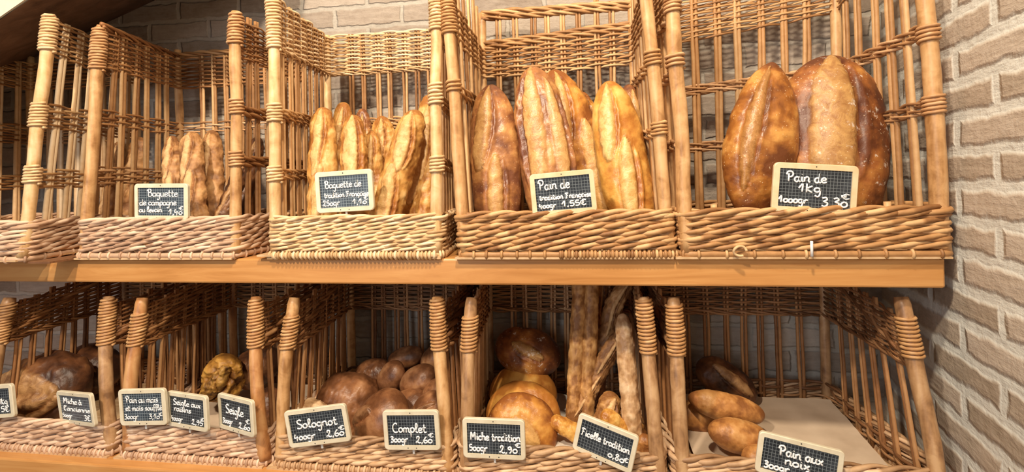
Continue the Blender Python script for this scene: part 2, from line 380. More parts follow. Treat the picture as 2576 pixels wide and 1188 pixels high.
class Basket:
    """four corner posts carry everything: a point is a blend of the posts at a height"""
    def __init__(s, FL, FR, BL, BR, tops, z0, seed):
        # base xy of the corners, tops: dict of (x, y, h)
        s.base = np.array([[*FL, z0], [*BL, z0], [*BR, z0], [*FR, z0]], float)
        s.top = np.array([[x, y, z0 + h] for x, y, h in tops], float)
        s.H = s.top[:, 2] - z0; s.z0 = z0; s.rnd = random.Random(seed); s.seed = seed
    def post(s, i, h, curve=1.0):
        u = np.clip(h / s.H[i], 0, 1.3)
        P = s.base[i] + np.outer(np.atleast_1d(u), s.top[i] - s.base[i]); P[:, 2] = s.z0 + np.atleast_1d(h); return P
    def weights(s, order, rc=.02, step=.006):
        pts = []
        n = len(order)
        for k in range(n - 1):
            a, b = order[k], order[k + 1]
            wa = np.eye(4)[a]; wb = np.eye(4)[b]
            L = np.linalg.norm(s.base[a] - s.base[b])
            m = max(8, int(L / step)); u = np.linspace(0, 1, m, endpoint=False)[:, None]
            pts.append(wa * (1 - u) + wb * u)
        closed = order[0] == order[-1]
        Wt = np.vstack(pts + ([] if closed else [np.eye(4)[order[-1]][None]]))
        # round the corners by smoothing the weights along the path
        k = max(1, int(rc / step))
        if closed:
            ext = np.vstack([Wt[-2 * k:], Wt, Wt[:2 * k]])
        else:
            ext = np.vstack([np.repeat(Wt[:1], 2 * k, 0), Wt, np.repeat(Wt[-1:], 2 * k, 0)])
        ker = np.hanning(2 * k + 3)[1:-1]; ker /= ker.sum()
        sm = np.stack([np.convolve(ext[:, j], ker, 'same') for j in range(4)], 1)[2 * k:-2 * k]
        if not closed: sm[0] = Wt[0]; sm[-1] = Wt[-1]
        return sm
    def pos(s, Wt, h):
        """h: scalar, per-post (4,), or (N,) heights"""
        N = len(Wt)
        h = np.asarray(h, float)
        if h.ndim == 0: hp = np.full((N, 4), float(h))
        elif h.shape == (4,) : hp = np.tile(h, (N, 1))
        else: hp = np.tile(h[:, None], (1, 4))
        u = hp / s.H[None, :]
        P = s.base[None] + u[..., None] * (s.top - s.base)[None]
        P[..., 2] = s.z0 + hp
        return (P * Wt[..., None]).sum(1)
    def frame(s, P, closed):
        T = (np.roll(P, -1, 0) - np.roll(P, 1, 0)) if closed else np.gradient(P, axis=0)
        T[:, 2] = 0; T /= np.linalg.norm(T, axis=1)[:, None] + 1e-9
        return np.stack([-T[:, 1], T[:, 0], np.zeros(len(T))], 1)
    def arc(s, P, closed):
        d = np.linalg.norm(np.diff(P, axis=0), axis=1); a = np.concatenate([[0], np.cumsum(d)])
        tot = a[-1] + (np.linalg.norm(P[0] - P[-1]) if closed else 0)
        return a, tot
    def weave(s, mb, order, h0, h1, pitch, r, p, A=.0045, step=.008, sag=0, outset=0.0):
        """plain over-under weave; h0/h1 are per-post heights"""
        closed = order[0] == order[-1]
        Wt = s.weights(order, step=step); h0 = np.asarray(h0, float); h1 = np.asarray(h1, float)
        hm = (h0 + h1) / 2; P0 = s.pos(Wt, hm); a, tot = s.arc(P0, closed); n = s.frame(P0, closed)
        m = max(2, int(round(tot / p))); pp = tot / m
        rows = max(1, int(round(np.mean(h1 - h0) / pitch)))
        for k in range(rows):
            f = (k + .5) / rows; hh = h0 + (h1 - h0) * f
            P = s.pos(Wt, hh)
            jit = np.array([noise.noise(Vector((x * 14, k * 3.7, s.seed))) for x in a]) * pitch * .42
            P = P + n * (outset + A * np.cos(pi * a / pp + pi * k))[:, None]
            P[:, 2] += jit
            if sag: P[:, 2] -= sag * np.sin(pi * a / tot) ** 2
            mb.tube(P, r * (.85 + .3 * s.rnd.random()), 5, tone=s.rnd.random(), flat=.8, closed=closed)
    def rope(s, mb, order, h, p, r, A=.006, B=.0042, strands=3, sign=-1, outset=0.0, step=.007, jit=.002, wave=0):
        """a waled row: strands twisting round the stakes"""
        closed = order[0] == order[-1]
        Wt = s.weights(order, step=step)
        h = np.asarray(h, float) * np.ones(4)
        P0 = s.pos(Wt, h); a, tot = s.arc(P0, closed); n = s.frame(P0, closed)
        m = max(1, int(round(tot / (p * strands)))); lam = tot / m
        ph = s.rnd.random() * 6.28
        for j in range(strands):
            th = 2 * pi * a / lam + 2 * pi * j / strands + ph
            wob = np.array([noise.noise(Vector((x * 9, j * 5.1 + float(h[0]) * 91, s.seed))) for x in a])
            P = P0 + n * (outset + A * np.cos(th) + .001 * wob)[:, None]
            P[:, 2] += sign * B * np.sin(th) + jit * wob
            # every rod is thick at the butt and thin at the tip
            rr = r * (1.0 + .22 * np.cos(th) + .18 * wob) * (.9 + .2 * s.rnd.random())
            mb.tube(P, rr, 6, tone=np.repeat(np.clip(.5 + 1.0 * np.array([noise.noise(Vector((math.floor(t / (2 * pi)) * 1.93, j * 2.2, float(h[0]) * 57 + s.seed))) for t in th]), 0, 1), 6).tolist() + ([] if closed else [.5, .5]), closed=closed)

def make_basket(label, b, spec, group=None):
    L = ['post']
    mats = spec['m']; z0 = b.z0
    root = empty('bread_basket', (float(b.base[:, 0].mean()), float(b.base[:, 1].min()), z0), label, 'basket', group)
    inv = Vector(root.location)
    def fin(mb, name, mat, parent=root, **k):
        o = mb.build(name, mat, parent, **k); 
        if parent is root: o.location = -inv
        return o
    p = spec.get('p', .032)
    # --- corner posts and their bindings
    binds = spec['binds']
    for i in range(4):
        r0 = spec.get('pr', .0122) * (1.0 if i in (0, 3) else .85); H = b.H[i]
        hs = np.linspace(.012, H, 26); P = b.post(i, hs)
        bow = spec.get('bow', .0)
        for k, h in enumerate(hs):
            P[k, 0] += .004 * fbm(h * 7, b.seed + i) + 0; P[k, 1] += .004 * fbm(h * 7 + 9, b.seed + i) - bow * sin(pi * h / H) * (1 if i in (0, 3) else 0)
        rr = np.array([r0 * (1 + .10 * fbm(h * 22, b.seed + i + 3)) for h in hs]); rr[-1] *= .86
        mb = MB(); mb.tube(P, rr, 14, ref=(0, 1, 0)); po = fin(mb, 'post', mats['post'])
        bl = binds.get(i, [])
        if bl:
            for (ha, hb) in bl:
                cb = MB(); turns = max(2, int((hb - ha) / .0066)); N = turns * 14
                tt = np.linspace(0, 1, N); hh = ha + (hb - ha) * tt
                C = np.stack([np.interp(hh, hs, P[:, k]) for k in range(3)], 1)
                rad = np.interp(hh, hs, rr) + .0021
                an = tt * turns * 2 * pi
                wob = np.array([fbm(x * 1.3, b.seed + i * 3 + ha * 31) for x in an])
                C[:, 0] += (rad + .0012 * wob) * np.cos(an); C[:, 1] += (rad + .0012 * wob) * np.sin(an); C[:, 2] += .0016 * wob
                cb.tube(C, .0031, 5, tone=np.concatenate([np.repeat(.5 + .5 * wob, 5), [.5, .5]]))
                co = cb.build('binding', mats['bind'], po)
    # --- stakes: pairs of thin rods round the three open sides
    order = [0, 1, 2, 3]
    Wt = b.weights(order, step=.004); hm = .15
    P0 = b.pos(Wt, hm); a, tot = b.arc(P0, False)
    m = max(3, int(round(tot / p))); pp = tot / m
    ht = np.asarray(spec['stake_top'], float)
    for k in range(1, m):
        s_ = k * pp + b.rnd.uniform(-.15, .15) * pp
        w = np.array([np.interp(s_, a, Wt[:, j]) for j in range(4)])
        if w[1] > .9 or w[2] > .9: continue
        top = float((w * ht).sum()) + b.rnd.uniform(0, spec.get('stub', .004))
        hs = np.linspace(.01, top, 14)
        P = b.pos(np.tile(w, (14, 1)), hs); nrm_ = b.frame(b.pos(Wt, hm), False)[min(len(a) - 1, int(np.searchsorted(a, s_)))]
        tang = np.array([nrm_[1], -nrm_[0], 0])
        mb = MB(); off = b.rnd.uniform(.0035, .0048); lean = b.rnd.uniform(-.006, .006)
        for sg in (-1, 1):
            Q = P + tang * (sg * off) + np.outer(np.linspace(0, 1, 14) ** 1.5 * lean, tang)
            Q = Q + np.outer([.0018 * fbm(h * 12 + sg * 5, k + b.seed) for h in hs], tang)
            rr = spec.get('sr', .0040) * np.linspace(1.1, .85, 14)
            mb.tube(Q, rr, 6, ref=(0, 1, 0), tone=b.rnd.random())
        fin(mb, 'stake', mats['stake'])
    # --- front stakes' stubs (ends poking over the front wall)
    for u in spec.get('stubs', []):
        mb = MB(); w = np.array([1 - u, 0, 0, u]); hs = np.linspace(.01, spec['base_h'] + .016, 6); P = b.pos(np.tile(w, (6, 1)), hs); P[:, 1] -= .004
        mb.tube(P, .006, 8, ref=(0, 1, 0), tone=.7); fin(mb, 'stake', mats['stake'])
    # --- woven base wall
    loop = [0, 1, 2, 3, 0]
    mb = MB(); bh = spec['base_h']; rp = spec.get('rope_pitch', .0125); nr = int(round((bh - .016) / rp))
    for k in range(nr):
        h = .018 + (bh - .018) * (k + .5) / nr
        b.rope(mb, loop, h, p, spec.get('rope_r', .0036), A=.0058, B=rp * .36, outset=.010, jit=.0022)
    fin(mb, 'woven_base', mats['base'])
    mb = MB(); b.rope(mb, loop, bh + .001, p * 1.1, spec.get('rope_r', .0036) * 1.12, A=.0085, B=rp * .42, outset=.010, jit=.003)
    fin(mb, 'rim_braid', mats['base'])
    # --- foundation rod with wraps
    mb = MB(); Wl = b.weights(loop, rc=.012, step=.006); P = b.pos(Wl, .0085); n = b.frame(P, True)
    P = P + n * .010
    mb.tube(P, .0070, 8, tone=.35, closed=True)
    a, tot = b.arc(P, True)
    for (u0, u1, sp) in spec.get('wraps', [(0, 1, .03)]):
        s0 = u0 * tot
        while s0 < u1 * tot:
            c = np.array([np.interp(s0, a, P[:, j]) for j in range(3)]); nn = n[min(len(a) - 1, int(np.searchsorted(a, s0)))]
            th = np.linspace(0, 2 * pi, 12, endpoint=False); rw = .0078
            C = c + np.outer(np.cos(th) * rw, nn) + np.outer(np.sin(th) * rw, (0, 0, 1)) + np.outer(th * .0, nn)
            tg = np.array([nn[1], -nn[0], 0]); mb.tube(C, .0030, 5, ref=tg, tone=b.rnd.random(), closed=True); s0 += sp * b.rnd.uniform(.85, 1.15)
    fin(mb, 'foundation_rod', mats['base'])
    # --- bands and ropes
    for bd in spec['bands']:
        mb = MB(); b.weave(mb, bd.get('o', order), bd['h0'], bd['h1'], bd.get('pitch', .0055), bd.get('r', .0026), p, A=.0052, sag=bd.get('sag', 0))
        fin(mb, 'woven_band', bd.get('m', mats['band']))
    for rpd in spec.get('ropes', []):
        mb = MB()
        for dz in rpd.get('rows', (0,)):
            b.rope(mb, rpd.get('o', order), np.asarray(rpd['h']) + dz, p, rpd.get('r', .0036), A=.0068, B=.0042, jit=.003, sign=rpd.get('sign', 1))
        fin(mb, 'rope_band', rpd.get('m', mats['rope']))
    for (side, u, ha, hb, wdt, nst) in spec.get('ties', []):
        mb = MB(); w = np.zeros(4); w[side[0]] = 1 - u; w[side[1]] = u
        for k in range(nst):
            du = (k - (nst - 1) / 2) * wdt; hs = np.concatenate([np.linspace(ha, hb, 10), np.linspace(hb, ha, 10)])
            Pb = b.pos(np.tile(w, (20, 1)), hs); d_ = b.base[side[1]] - b.base[side[0]]; d_ = d_ / np.linalg.norm(d_); nn = np.array([-d_[1], d_[0], 0])
            bul = np.concatenate([np.full(10, .011), np.full(10, -.009)]); bul[9:11] = (.006, -.004)
            mb.tube(Pb + np.outer(np.full(20, du), d_) + np.outer(bul, nn) + np.outer(np.where(np.arange(20) > 9, .004, .008), (0, 0, 1)), .0029, 6, ref=tuple(d_), tone=.6 + .1 * k)
        fin(mb, 'tie', WK['pale'])
    # --- bottom board and feet
    x0 = b.base[:, 0].min(); x1 = b.base[:, 0].max(); y0 = b.base[:, 1].min(); y1 = b.base[:, 1].max()
    f = spec.get('foot', 0)
    mb = MB(); mb.box((x0 - .004, y0 - .016, z0 + f), (x1 + .004, y1, z0 + f + .004)); fin(mb, 'bottom_board', M_BOARD, smooth=False)
    for fx in spec.get('feet', []):
        mb = MB(); mb.box((fx - .028, y0 - .012, z0 - .0002), (fx + .028, y0 + .10, z0 + f)); fin(mb, 'foot', spec.get('foot_m', M_FOOT), smooth=False)
    return root

def P4(FL, BL, BR, FR): return (FL, BL, BR, FR)
def up_spec(m, **k):
    d = dict(m=m, p=.036, base_h=.086); d.update(k); return d
def mats(post, bind, stake, base, band, rope=None):
    return dict(post=PM[post], bind=WK[bind], stake=WK[stake], base=WK[base], band=WK[band], rope=WK[rope or band])
ALLH = lambda h: (h, h, h, h)
L_, B_, R_ = [0, 1], [1, 2], [2, 3]

# tall basket at the far left
make_basket('leftmost tall wicker basket, cut by the photo edge, whitish front wall, no price sign',
    Basket((-1.63, .935), (-1.250, .935), (-1.66, YB - .02), (-1.30, YB - .02), [(-1.58, .95, .56), (-1.67, YB, .57), (-1.30, YB, .57), (-1.178, .95, .553)], Z1, 11),
    up_spec(mats('pale', 'pale', 'pale', 'rim', 'gold'), stake_top=ALLH(.545), p=.048, sr=.0052, ties=[((2, 3), .52, .475, .552, .0062, 4)], rope_pitch=.011, foot=.004, feet=[-1.19, -1.60], foot_m=M_FOOTD,
            binds={3: [(.47, .55), (.30, .355), (.175, .215)], 0: [(.47, .55)]},
            bands=[dict(h0=ALLH(.465), h1=ALLH(.55)), dict(h0=ALLH(.30), h1=ALLH(.36), pitch=.0075, r=.003), dict(h0=ALLH(.165), h1=ALLH(.21), pitch=.0075, r=.003)], wraps=[(0, 1, .035)]))
# country baguettes
make_basket('tall tan wicker basket holding the dark country baguettes, second from the left',
    Basket((-1.150, D), (-.768, D), (-1.165, YB), (-.775, YB), [(-1.105, D + .01, .533), (-1.165, YB, .56), (-.775, YB, .56), (-.758, D + .01, .545)], Z1, 22),
    up_spec(mats('gold', 'tan', 'gold', 'rim', 'brown'), stake_top=ALLH(.545), p=.041, sr=.0044, rope_pitch=.0125,
            binds={0: [(.435, .53)], 3: [(.47, .54), (.315, .35), (.20, .235)]},
            bands=[dict(h0=ALLH(.445), h1=ALLH(.535)), dict(o=[0, 1], h0=ALLH(.31), h1=ALLH(.35), pitch=.008), dict(o=[1, 2], h0=ALLH(.315), h1=ALLH(.35), m=WK['tan'], pitch=.008), dict(o=[0, 1], h0=ALLH(.17), h1=ALLH(.215), pitch=.0075, m=WK['tan'])],
            ropes=[dict(o=[1, 2], h=ALLH(.545), r=.005, m=WK['gold']), dict(o=[2, 3], h=ALLH(.328), rows=(-.006, .006)), dict(o=[2, 3], h=ALLH(.215), rows=(-.006, .006)), dict(o=[0, 1], h=ALLH(.54), r=.0045)], wraps=[(0, 1, .026)]))
# french baguettes
make_basket('tall pale straw wicker basket holding the light French baguettes, solid band round the top',
    Basket((-.669, D), (-.308, D), (-.700, YB), (-.335, YB), [(-.668, D + .01, .60), (-.700, YB, .57), (-.335, YB, .57), (-.298, D + .01, .60)], Z1, 33),
    up_spec(mats('pale', 'pale', 'gold', 'pale', 'pale'), stake_top=(.575, .565, .565, .575), rope_pitch=.0085, rope_r=.0029, foot=.006, feet=[-.655, -.325],
            binds={0: [(.455, .60), (.295, .335), (.165, .20)], 3: [(.47, .60), (.315, .36), (.175, .21)]},
            bands=[dict(h0=(.45, .465, .465, .45), h1=(.575, .57, .57, .575))],
            ropes=[dict(h=ALLH(.462), r=.003), dict(h=(.315, .322, .322, .33), rows=(-.009, 0, .009), r=.003, m=WK['gold']), dict(h=(.182, .185, .19, .195), rows=(-.007, .007), r=.003, m=WK['gold'])], wraps=[(0, 1, .0085)]))
# French tradition loaves
make_basket('tall golden wicker basket with an open border on its back, holding the plump tradition loaves',
    Basket((-.247, D), (.156, D), (-.262, YB), (.124, YB), [(-.279, D + .01, .60), (-.262, YB, .60), (.124, YB, .60), (.118, D + .01, .62)], Z1, 44),
    up_spec(mats('gold', 'gold', 'gold', 'gold', 'gold'), stake_top=(.62, .59, .60, .62), stub=.02, rope_pitch=.0135, rope_r=.0040, p=.041, sr=.0043,
            binds={0: [(.46, .54), (.34, .365)], 3: [(.37, .40), (.235, .262), (.52, .60)]},
            bands=[dict(h0=(.47, .43, .445, .47), h1=(.56, .505, .53, .56), pitch=.0068, r=.0029, sag=.006)],
            ropes=[dict(o=[1, 2], h=ALLH(.592), r=.0046, rows=(-.006, .006)), dict(o=[1, 2], h=(.5, .512, .54, .5), r=.0046, rows=(-.005, .005)), dict(o=[0, 1], h=ALLH(.35), rows=(-.008, .008)), dict(o=[2, 3], h=ALLH(.385), rows=(-.008, .008)), dict(o=[2, 3], h=ALLH(.248), rows=(-.007, .007))],
            wraps=[(0, .45, .03), (.45, .66, .03), (.66, .86, .0075), (.86, 1, .03)]))
# kilo loaves
kb = make_basket('tall wicker basket beside the right brick wall, holding two large loaves',
    Basket((.188, D), (.628, D), (.168, YB), (.590, YB), [(.168, D + .01, .66), (.165, YB, .66), (.598, YB, .68), (.600, D + .01, .72)], Z1, 55),
    up_spec(mats('gold', 'tan', 'gold', 'gold', 'gold', 'tan'), stake_top=(.62, .62, .66, .70), rope_pitch=.0135, rope_r=.0039, stubs=[.12, .48, .80], p=.050, sr=.0056, pr=.0138,
            binds={0: [(.365, .39), (.47, .50)], 3: [(.385, .415), (.255, .29)]},
            bands=[dict(h0=(.50, .475, .535, .62), h1=(.61, .58, .635, .70), pitch=.0068)],
            ropes=[dict(h=(.36, .36, .398, .41), rows=(-.007, .007)), dict(h=(.22, .22, .25, .275), rows=(-.007, .007)), dict(o=[0, 1], h=ALLH(.47))], wraps=[(0, 1, .045)]))

def detail(root, mb, name, mat):
    o = mb.build(name, mat, root, smooth=True); o.location = -Vector(root.location)
c_ = at(2042, 626, D - .024); mb = MB(); mb.tube([c_ + Vector((0, 0, -.014)), c_, c_ + Vector((.0005, .001, .014))], .0026, 8, ref=(0, 1, 0)); detail(kb, mb, 'cable_tie', plain('white_nylon', (.80, .80, .80), .3))
c_ = at(1862, 632, D - .024); mb = MB(); th_ = np.linspace(0, 5.2, 26)
mb.tube(np.stack([c_.x + .011 * np.cos(th_), np.full(26, c_.y) + .002 * np.sin(th_ * 2), c_.z + .009 * np.sin(th_)], 1), .0026, 6, ref=(0, 1, 0)); detail(kb, mb, 'willow_loop', WK['pale'])

# ---- the lower row: low baskets whose sides slope back
def low_basket(label, xl, xr, xtl, xtr, seed, m, **k):
    p0 = at(xl, 1110, DL); p1 = at(xr, 1110, DL); t0 = at(xtl, 752, DL + .065); t1 = at(xtr, 750, DL + .065)
    hl = k.pop('hl', t0.z - Z0); hr = k.pop('hr', t1.z - Z0)
    xb0 = k.pop('xb0', p0.x - .02); xb1 = k.pop('xb1', p1.x - .01)
    b = Basket((p0.x, DL + .012), (p1.x, DL + .012), (xb0, YBL), (xb1, YBL), [(t0.x, DL + .075, hl), (xb0, YBL + .012, .385), (xb1, YBL + .012, .385), (t1.x, DL + .075, hr)], Z0, seed)
    spec = dict(m=m, p=.036, base_h=.062, rope_pitch=.0105, rope_r=.0037, stake_top=(.31, .375, .375, .31), pr=.0135, bow=.012, stub=.012,
                binds={0: [(hl - .105, hl - k.pop('barel', .0) - .012)], 3: [(hr - .105, hr - k.pop('barer', .0) - .004)]},
                bands=[dict(h0=(.225, .245, .245, .225), h1=(.315, .36, .36, .315), pitch=.0052, r=.0028), ],
                ropes=[dict(h=(.245, .365, .365, .245), r=.0042), dict(h=(.235, .243, .243, .235), r=.0034)], wraps=[(0, 1, .012)])
    spec['bands'].append(dict(h0=ALLH(.018), h1=(.03, .085, .085, .03), pitch=.009, r=.0036))
    spec.update(k)
    return make_basket(label, b, spec)
lm = mats('dull', 'gold', 'brown', 'rim', 'brown')
low_basket('leftmost low wicker basket, holding a big dark round loaf', -40, 268, 12, 264, 61, mats('dull', 'gold', 'brown', 'rim', 'brown'))
low_basket('low wicker basket with three price signs along its front rim', 312, 656, 350, 637, 62, mats('brown', 'gold', 'brown', 'rim', 'brown'), barel=.022)
low_basket('low wicker basket full of round dark wholemeal loaves', 698, 1124, 735, 1098, 63, mats('gold', 'gold', 'brown', 'rimtan', 'deep'), barel=.025)
low_basket('low wicker basket with golden round loaves and thin upright sticks', 1166, 1660, 1184, 1618, 64, mats('dull', 'gold', 'tan', 'rimtan', 'brown'), barel=.025)
low_basket('low wicker basket lined with brown paper, beside the right brick wall', 1716, 2372, 1694, 2272, 65, mats('dull', 'gold', 'brown', 'rimtan', 'deep'), barer=.03, xb1=.575, p=.043)

# ------------------------------------------------------------------ loaves
def loaf_mesh(L, Wd, T, prof=(2.6, 1.7), scores=(), seed=0, lump=.05, bend=0, taper=0.0, nu=120, nv=92, back=.62, edge=.0, twist=0, rough=.0):
    rs = random.Random(seed)
    u = np.linspace(0, 1, nu); t = -np.cos(pi * u) * .35 + (2 * u - 1) * .65
    r = np.clip(1 - np.abs(t) ** prof[0], 0, 1) ** (1 / prof[1])
    r = r * (1 - taper * t); 
    a = np.linspace(0, 2 * pi, nv, endpoint=False)
    Tt, A = np.meshgrid(t, a, indexing='ij'); R = np.repeat(r[:, None], nv, 1)
    ca, sa = np.cos(A), np.sin(A)
    q = ca
    X = Wd / 2 * R * ca; Yy = np.where(sa > 0, -T * .5 * R * sa * (1 + .0 * sa), -T * .5 * back * R * sa)
    Z = L / 2 * Tt
    score = np.zeros_like(X); groove = np.zeros_like(X); disp = np.zeros_like(X)
    off = rs.uniform(0, 50)
    nz = np.array([noise.fractal(Vector((x / Wd * 2.2 + off, y / Wd * 2.2, z / Wd * 2.2)), .8, 2.1, 4) for x, y, z in zip(X.ravel(), Yy.ravel(), Z.ravel())]).reshape(X.shape)
    nh = np.array([noise.noise(Vector((x / Wd * 9 + off, y / Wd * 9, z / Wd * 9))) for x, y, z in zip(X.ravel(), Yy.ravel(), Z.ravel())]).reshape(X.shape)
    tone = .5 + .34 * nz
    for (tc, hl, q0, q1, qw, ear) in scores:
        s = (Tt - tc) / hl; ins = np.clip(1 - np.abs(s) ** 2.2, 0, 1)
        w = qw * np.sqrt(ins) + 1e-4
        cen = q0 + (q1 - q0) * (s + 1) / 2
        d = (q - cen) / w + .11 * nh + .07 * nz
        m = np.clip((1.05 - np.abs(d)) / .12, 0, 1) * (np.abs(s) < 1) * (sa > -.1)
        score = np.maximum(score, m)
        disp += T * .06 * m * (1 - np.clip(np.abs(d), 0, 1) ** 2)
        g = np.exp(-((d - ear * 1.02) / .15) ** 2) * (np.abs(s) < 1) * ins ** .4 * (sa > -.1)
        eh = min(T, .06); disp -= eh * .12 * g; groove = np.maximum(groove, g)
        g2 = np.exp(-((d + ear * 1.0) / .14) ** 2) * (np.abs(s) < 1) * ins ** .4 * (sa > -.1)
        disp -= eh * .03 * g2; groove = np.maximum(groove, g2 * .35)
        e = np.exp(-((d - ear * 1.32) / .20) ** 2) * (np.abs(s) < 1.0) * ins ** .4 * (sa > -.1); disp += eh * .09 * e
        tone = tone - .12 * e
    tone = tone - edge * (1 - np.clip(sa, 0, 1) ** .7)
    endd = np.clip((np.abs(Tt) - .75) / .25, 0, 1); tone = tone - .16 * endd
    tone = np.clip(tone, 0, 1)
    disp += Wd * lump * nz * .5 + Wd * rough * nh
    disp *= np.clip(R * 1.6, 0, 1)
    X = X + disp * ca; Yy = Yy - disp * sa
    # bend sideways and unevenness along the length
    X = X + bend * L * (1 - Tt ** 2) * .5
    if twist:
        X = X + np.sin(Tt * 9 + off) * Wd * twist
    V = np.stack([X, Yy, Z], -1).reshape(-1, 3)
    i = np.arange(nu - 1)[:, None] * nv; j = np.arange(nv)[None]; j2 = (j + 1) % nv
    F = np.stack([i + j, i + j2, i + nv + j2, i + nv + j], -1).reshape(-1, 4)[:, ::-1]
    return V, F, tone.ravel(), score.ravel(), groove.ravel()

def put_loaf(name, label, cat, group, centre, axis, face, L, Wd, T, mat, **kw):
    V, F, tone, sc, gr = loaf_mesh(L, Wd, T, **kw)
    b = MB(); b.add(V, F, tone); o = b.build(name, CR[mat], extra={'score': sc, 'groove': gr})
    z = Vector(axis).normalized(); y = -Vector(face); y = (y - z * y.dot(z)).normalized(); x = y.cross(z)
    o.matrix_world = Matrix(((x.x, y.x, z.x, centre[0]), (x.y, y.y, z.y, centre[1]), (x.z, y.z, z.z, centre[2]), (0, 0, 0, 1)))
    return tag(o, label, cat, group)

def stand(name, label, cat, group, top, low, Yt, Yb, wpx, mat, zf=Z1 + .013, T=.8, spin=0, floor=True, **kw):
    """a loaf standing in a basket: seen tip and a lower seen point give its line, its foot is on the basket floor"""
    a = at(*top, Yt); c = at(*low, Yb)
    d = (c - a).normalized()
    if floor:
        k = (zf - a.z) / d.z; c = a + d * k
    L = (a - c).length; m = mpp((top[0] + low[0]) / 2, (Yt + Yb) / 2); Wd = wpx * m
    f = Vector((sin(radians(spin)) , -cos(radians(spin)), 0))
    return put_loaf(name, label, cat, group, (a + c) / 2, a - c, f, L, Wd, Wd * T, mat, **kw)

LONG = (5.5, 2.0)
# country baguettes (second tall basket)
g = 'country baguettes'
sc1 = [(.55, .42, -.35, .35, .42, 1), (-.15, .42, -.35, .35, .42, 1), (-.75, .3, -.3, .3, .4, 1)]
stand('country_baguette', 'country baguette standing left of its two neighbours, partly above the sign priced 1,40', 'baguette', g, (433, 343), (440, 545), 1.13, 1.06, 52, 'campagne', scores=sc1, seed=1, prof=LONG, lump=.12)
stand('country_baguette', 'country baguette in the middle of three, right beside the sign priced 1,40', 'baguette', g, (482, 334), (492, 545), 1.11, 1.045, 66, 'campagne', scores=sc1, seed=2, prof=LONG, lump=.12)
stand('country_baguette', 'darker country baguette standing between the middle one and the basket post', 'baguette', g, (533, 329), (540, 545), 1.17, 1.10, 58, 'campagne', scores=[(.5, .42, -.2, .3, .3, -1)], seed=3, prof=LONG, lump=.12)
stand('country_baguette', 'dark baguette leaning behind the slim sticks right of the country basket post', 'baguette', g, (650, 345), (598, 545), 1.22, 1.16, 52, 'rye', scores=[(.2, .7, -.3, .3, .3, 1)], seed=4, prof=LONG, lump=.1)
stand('country_baguette', 'dark short baguette leaning low, its foot hidden behind the right post of the country basket', 'baguette', g, (622, 400), (562, 545), 1.13, 1.07, 46, 'rye', scores=[(.2, .7, -.3, .3, .3, 1)], seed=5, prof=LONG, lump=.1)
stand('country_baguette', 'dim baguette seen through the left side of the country basket, nearest its corner', 'baguette', g, (355, 345), (322, 545), 1.22, 1.20, 58, 'campagne', scores=[(.2, .7, -.3, .3, .3, 1)], seed=6, prof=LONG, lump=.1)
stand('country_baguette', 'dim thin baguette in the leftmost tall basket, seen through the side sticks', 'baguette', g, (300, 356), (270, 545), 1.22, 1.17, 42, 'campagne', scores=[(.2, .7, -.3, .3, .3, 1)], seed=7, prof=LONG, lump=.1)
# French baguettes
g = 'light French baguettes'
scb = [(.45, .5, -.28, .28, .40, 1), (-.40, .5, -.28, .28, .40, 1)]
stand('baguette', 'golden baguette standing leftmost in the pale straw basket, behind its sign', 'baguette', g, (812, 271), (812, 540), 1.13, 1.055, 74, 'baguette', scores=scb, seed=10, prof=LONG, lump=.1)
stand('baguette', 'baguette tip standing behind the gap between the two front left baguettes', 'baguette', g, (864, 257), (852, 545), 1.22, 1.17, 58, 'baguette', scores=[(.6, .3, -.2, .3, .3, 1)], seed=11, prof=LONG, lump=.1)
stand('baguette', 'split pale baguette standing upright behind the top edge of the sign priced 1,10', 'baguette', g, (889, 290), (895, 545), 1.12, 1.055, 70, 'baguette', scores=[(.3, .75, -.1, .15, .62, 1)], seed=12, prof=LONG, lump=.1)
stand('baguette', 'dark brown baguette tip deep in the pale basket', 'baguette', g, (911, 273), (930, 545), 1.24, 1.20, 46, 'traditiond', scores=[(.6, .3, -.2, .3, .3, 1)], seed=13, prof=LONG, lump=.1)
stand('baguette', 'baguette with a split curled tip leaning left in the middle of the pale basket', 'baguette', g, (958, 292), (1000, 545), 1.19, 1.15, 62, 'baguette', scores=[(.55, .4, -.5, .3, .35, 1)], seed=14, prof=LONG, lump=.16)
stand('baguette', 'short baguette standing just right of the split pale one, mostly hidden', 'baguette', g, (934, 330), (946, 545), 1.15, 1.10, 50, 'baguette', scores=[(.5, .4, -.2, .3, .3, 1)], seed=15, prof=LONG, lump=.1)
stand('baguette', 'long pale baguette leaning to the right across the front of its basket', 'baguette', g, (1048, 277), (970, 545), 1.11, 1.04, 80, 'baguette', scores=[(.5, .45, .2, -.25, .5, 1), (-.35, .5, .2, -.25, .5, 1)], seed=16, prof=LONG, lump=.1)
stand('baguette', 'pale baguette standing against the right post of the pale straw basket', 'baguette', g, (1076, 240), (1070, 545), 1.20, 1.10, 54, 'baguette', scores=[(.3, .5, -.3, .3, .5, 1)], seed=17, prof=LONG, lump=.1)
stand('baguette', 'baguette leaning low beside the right post, under the long leaning one', 'baguette', g, (1062, 380), (1040, 545), 1.15, 1.11, 58, 'baguette', scores=[(.3, .5, -.3, .3, .5, 1)], seed=18, prof=LONG, lump=.1)
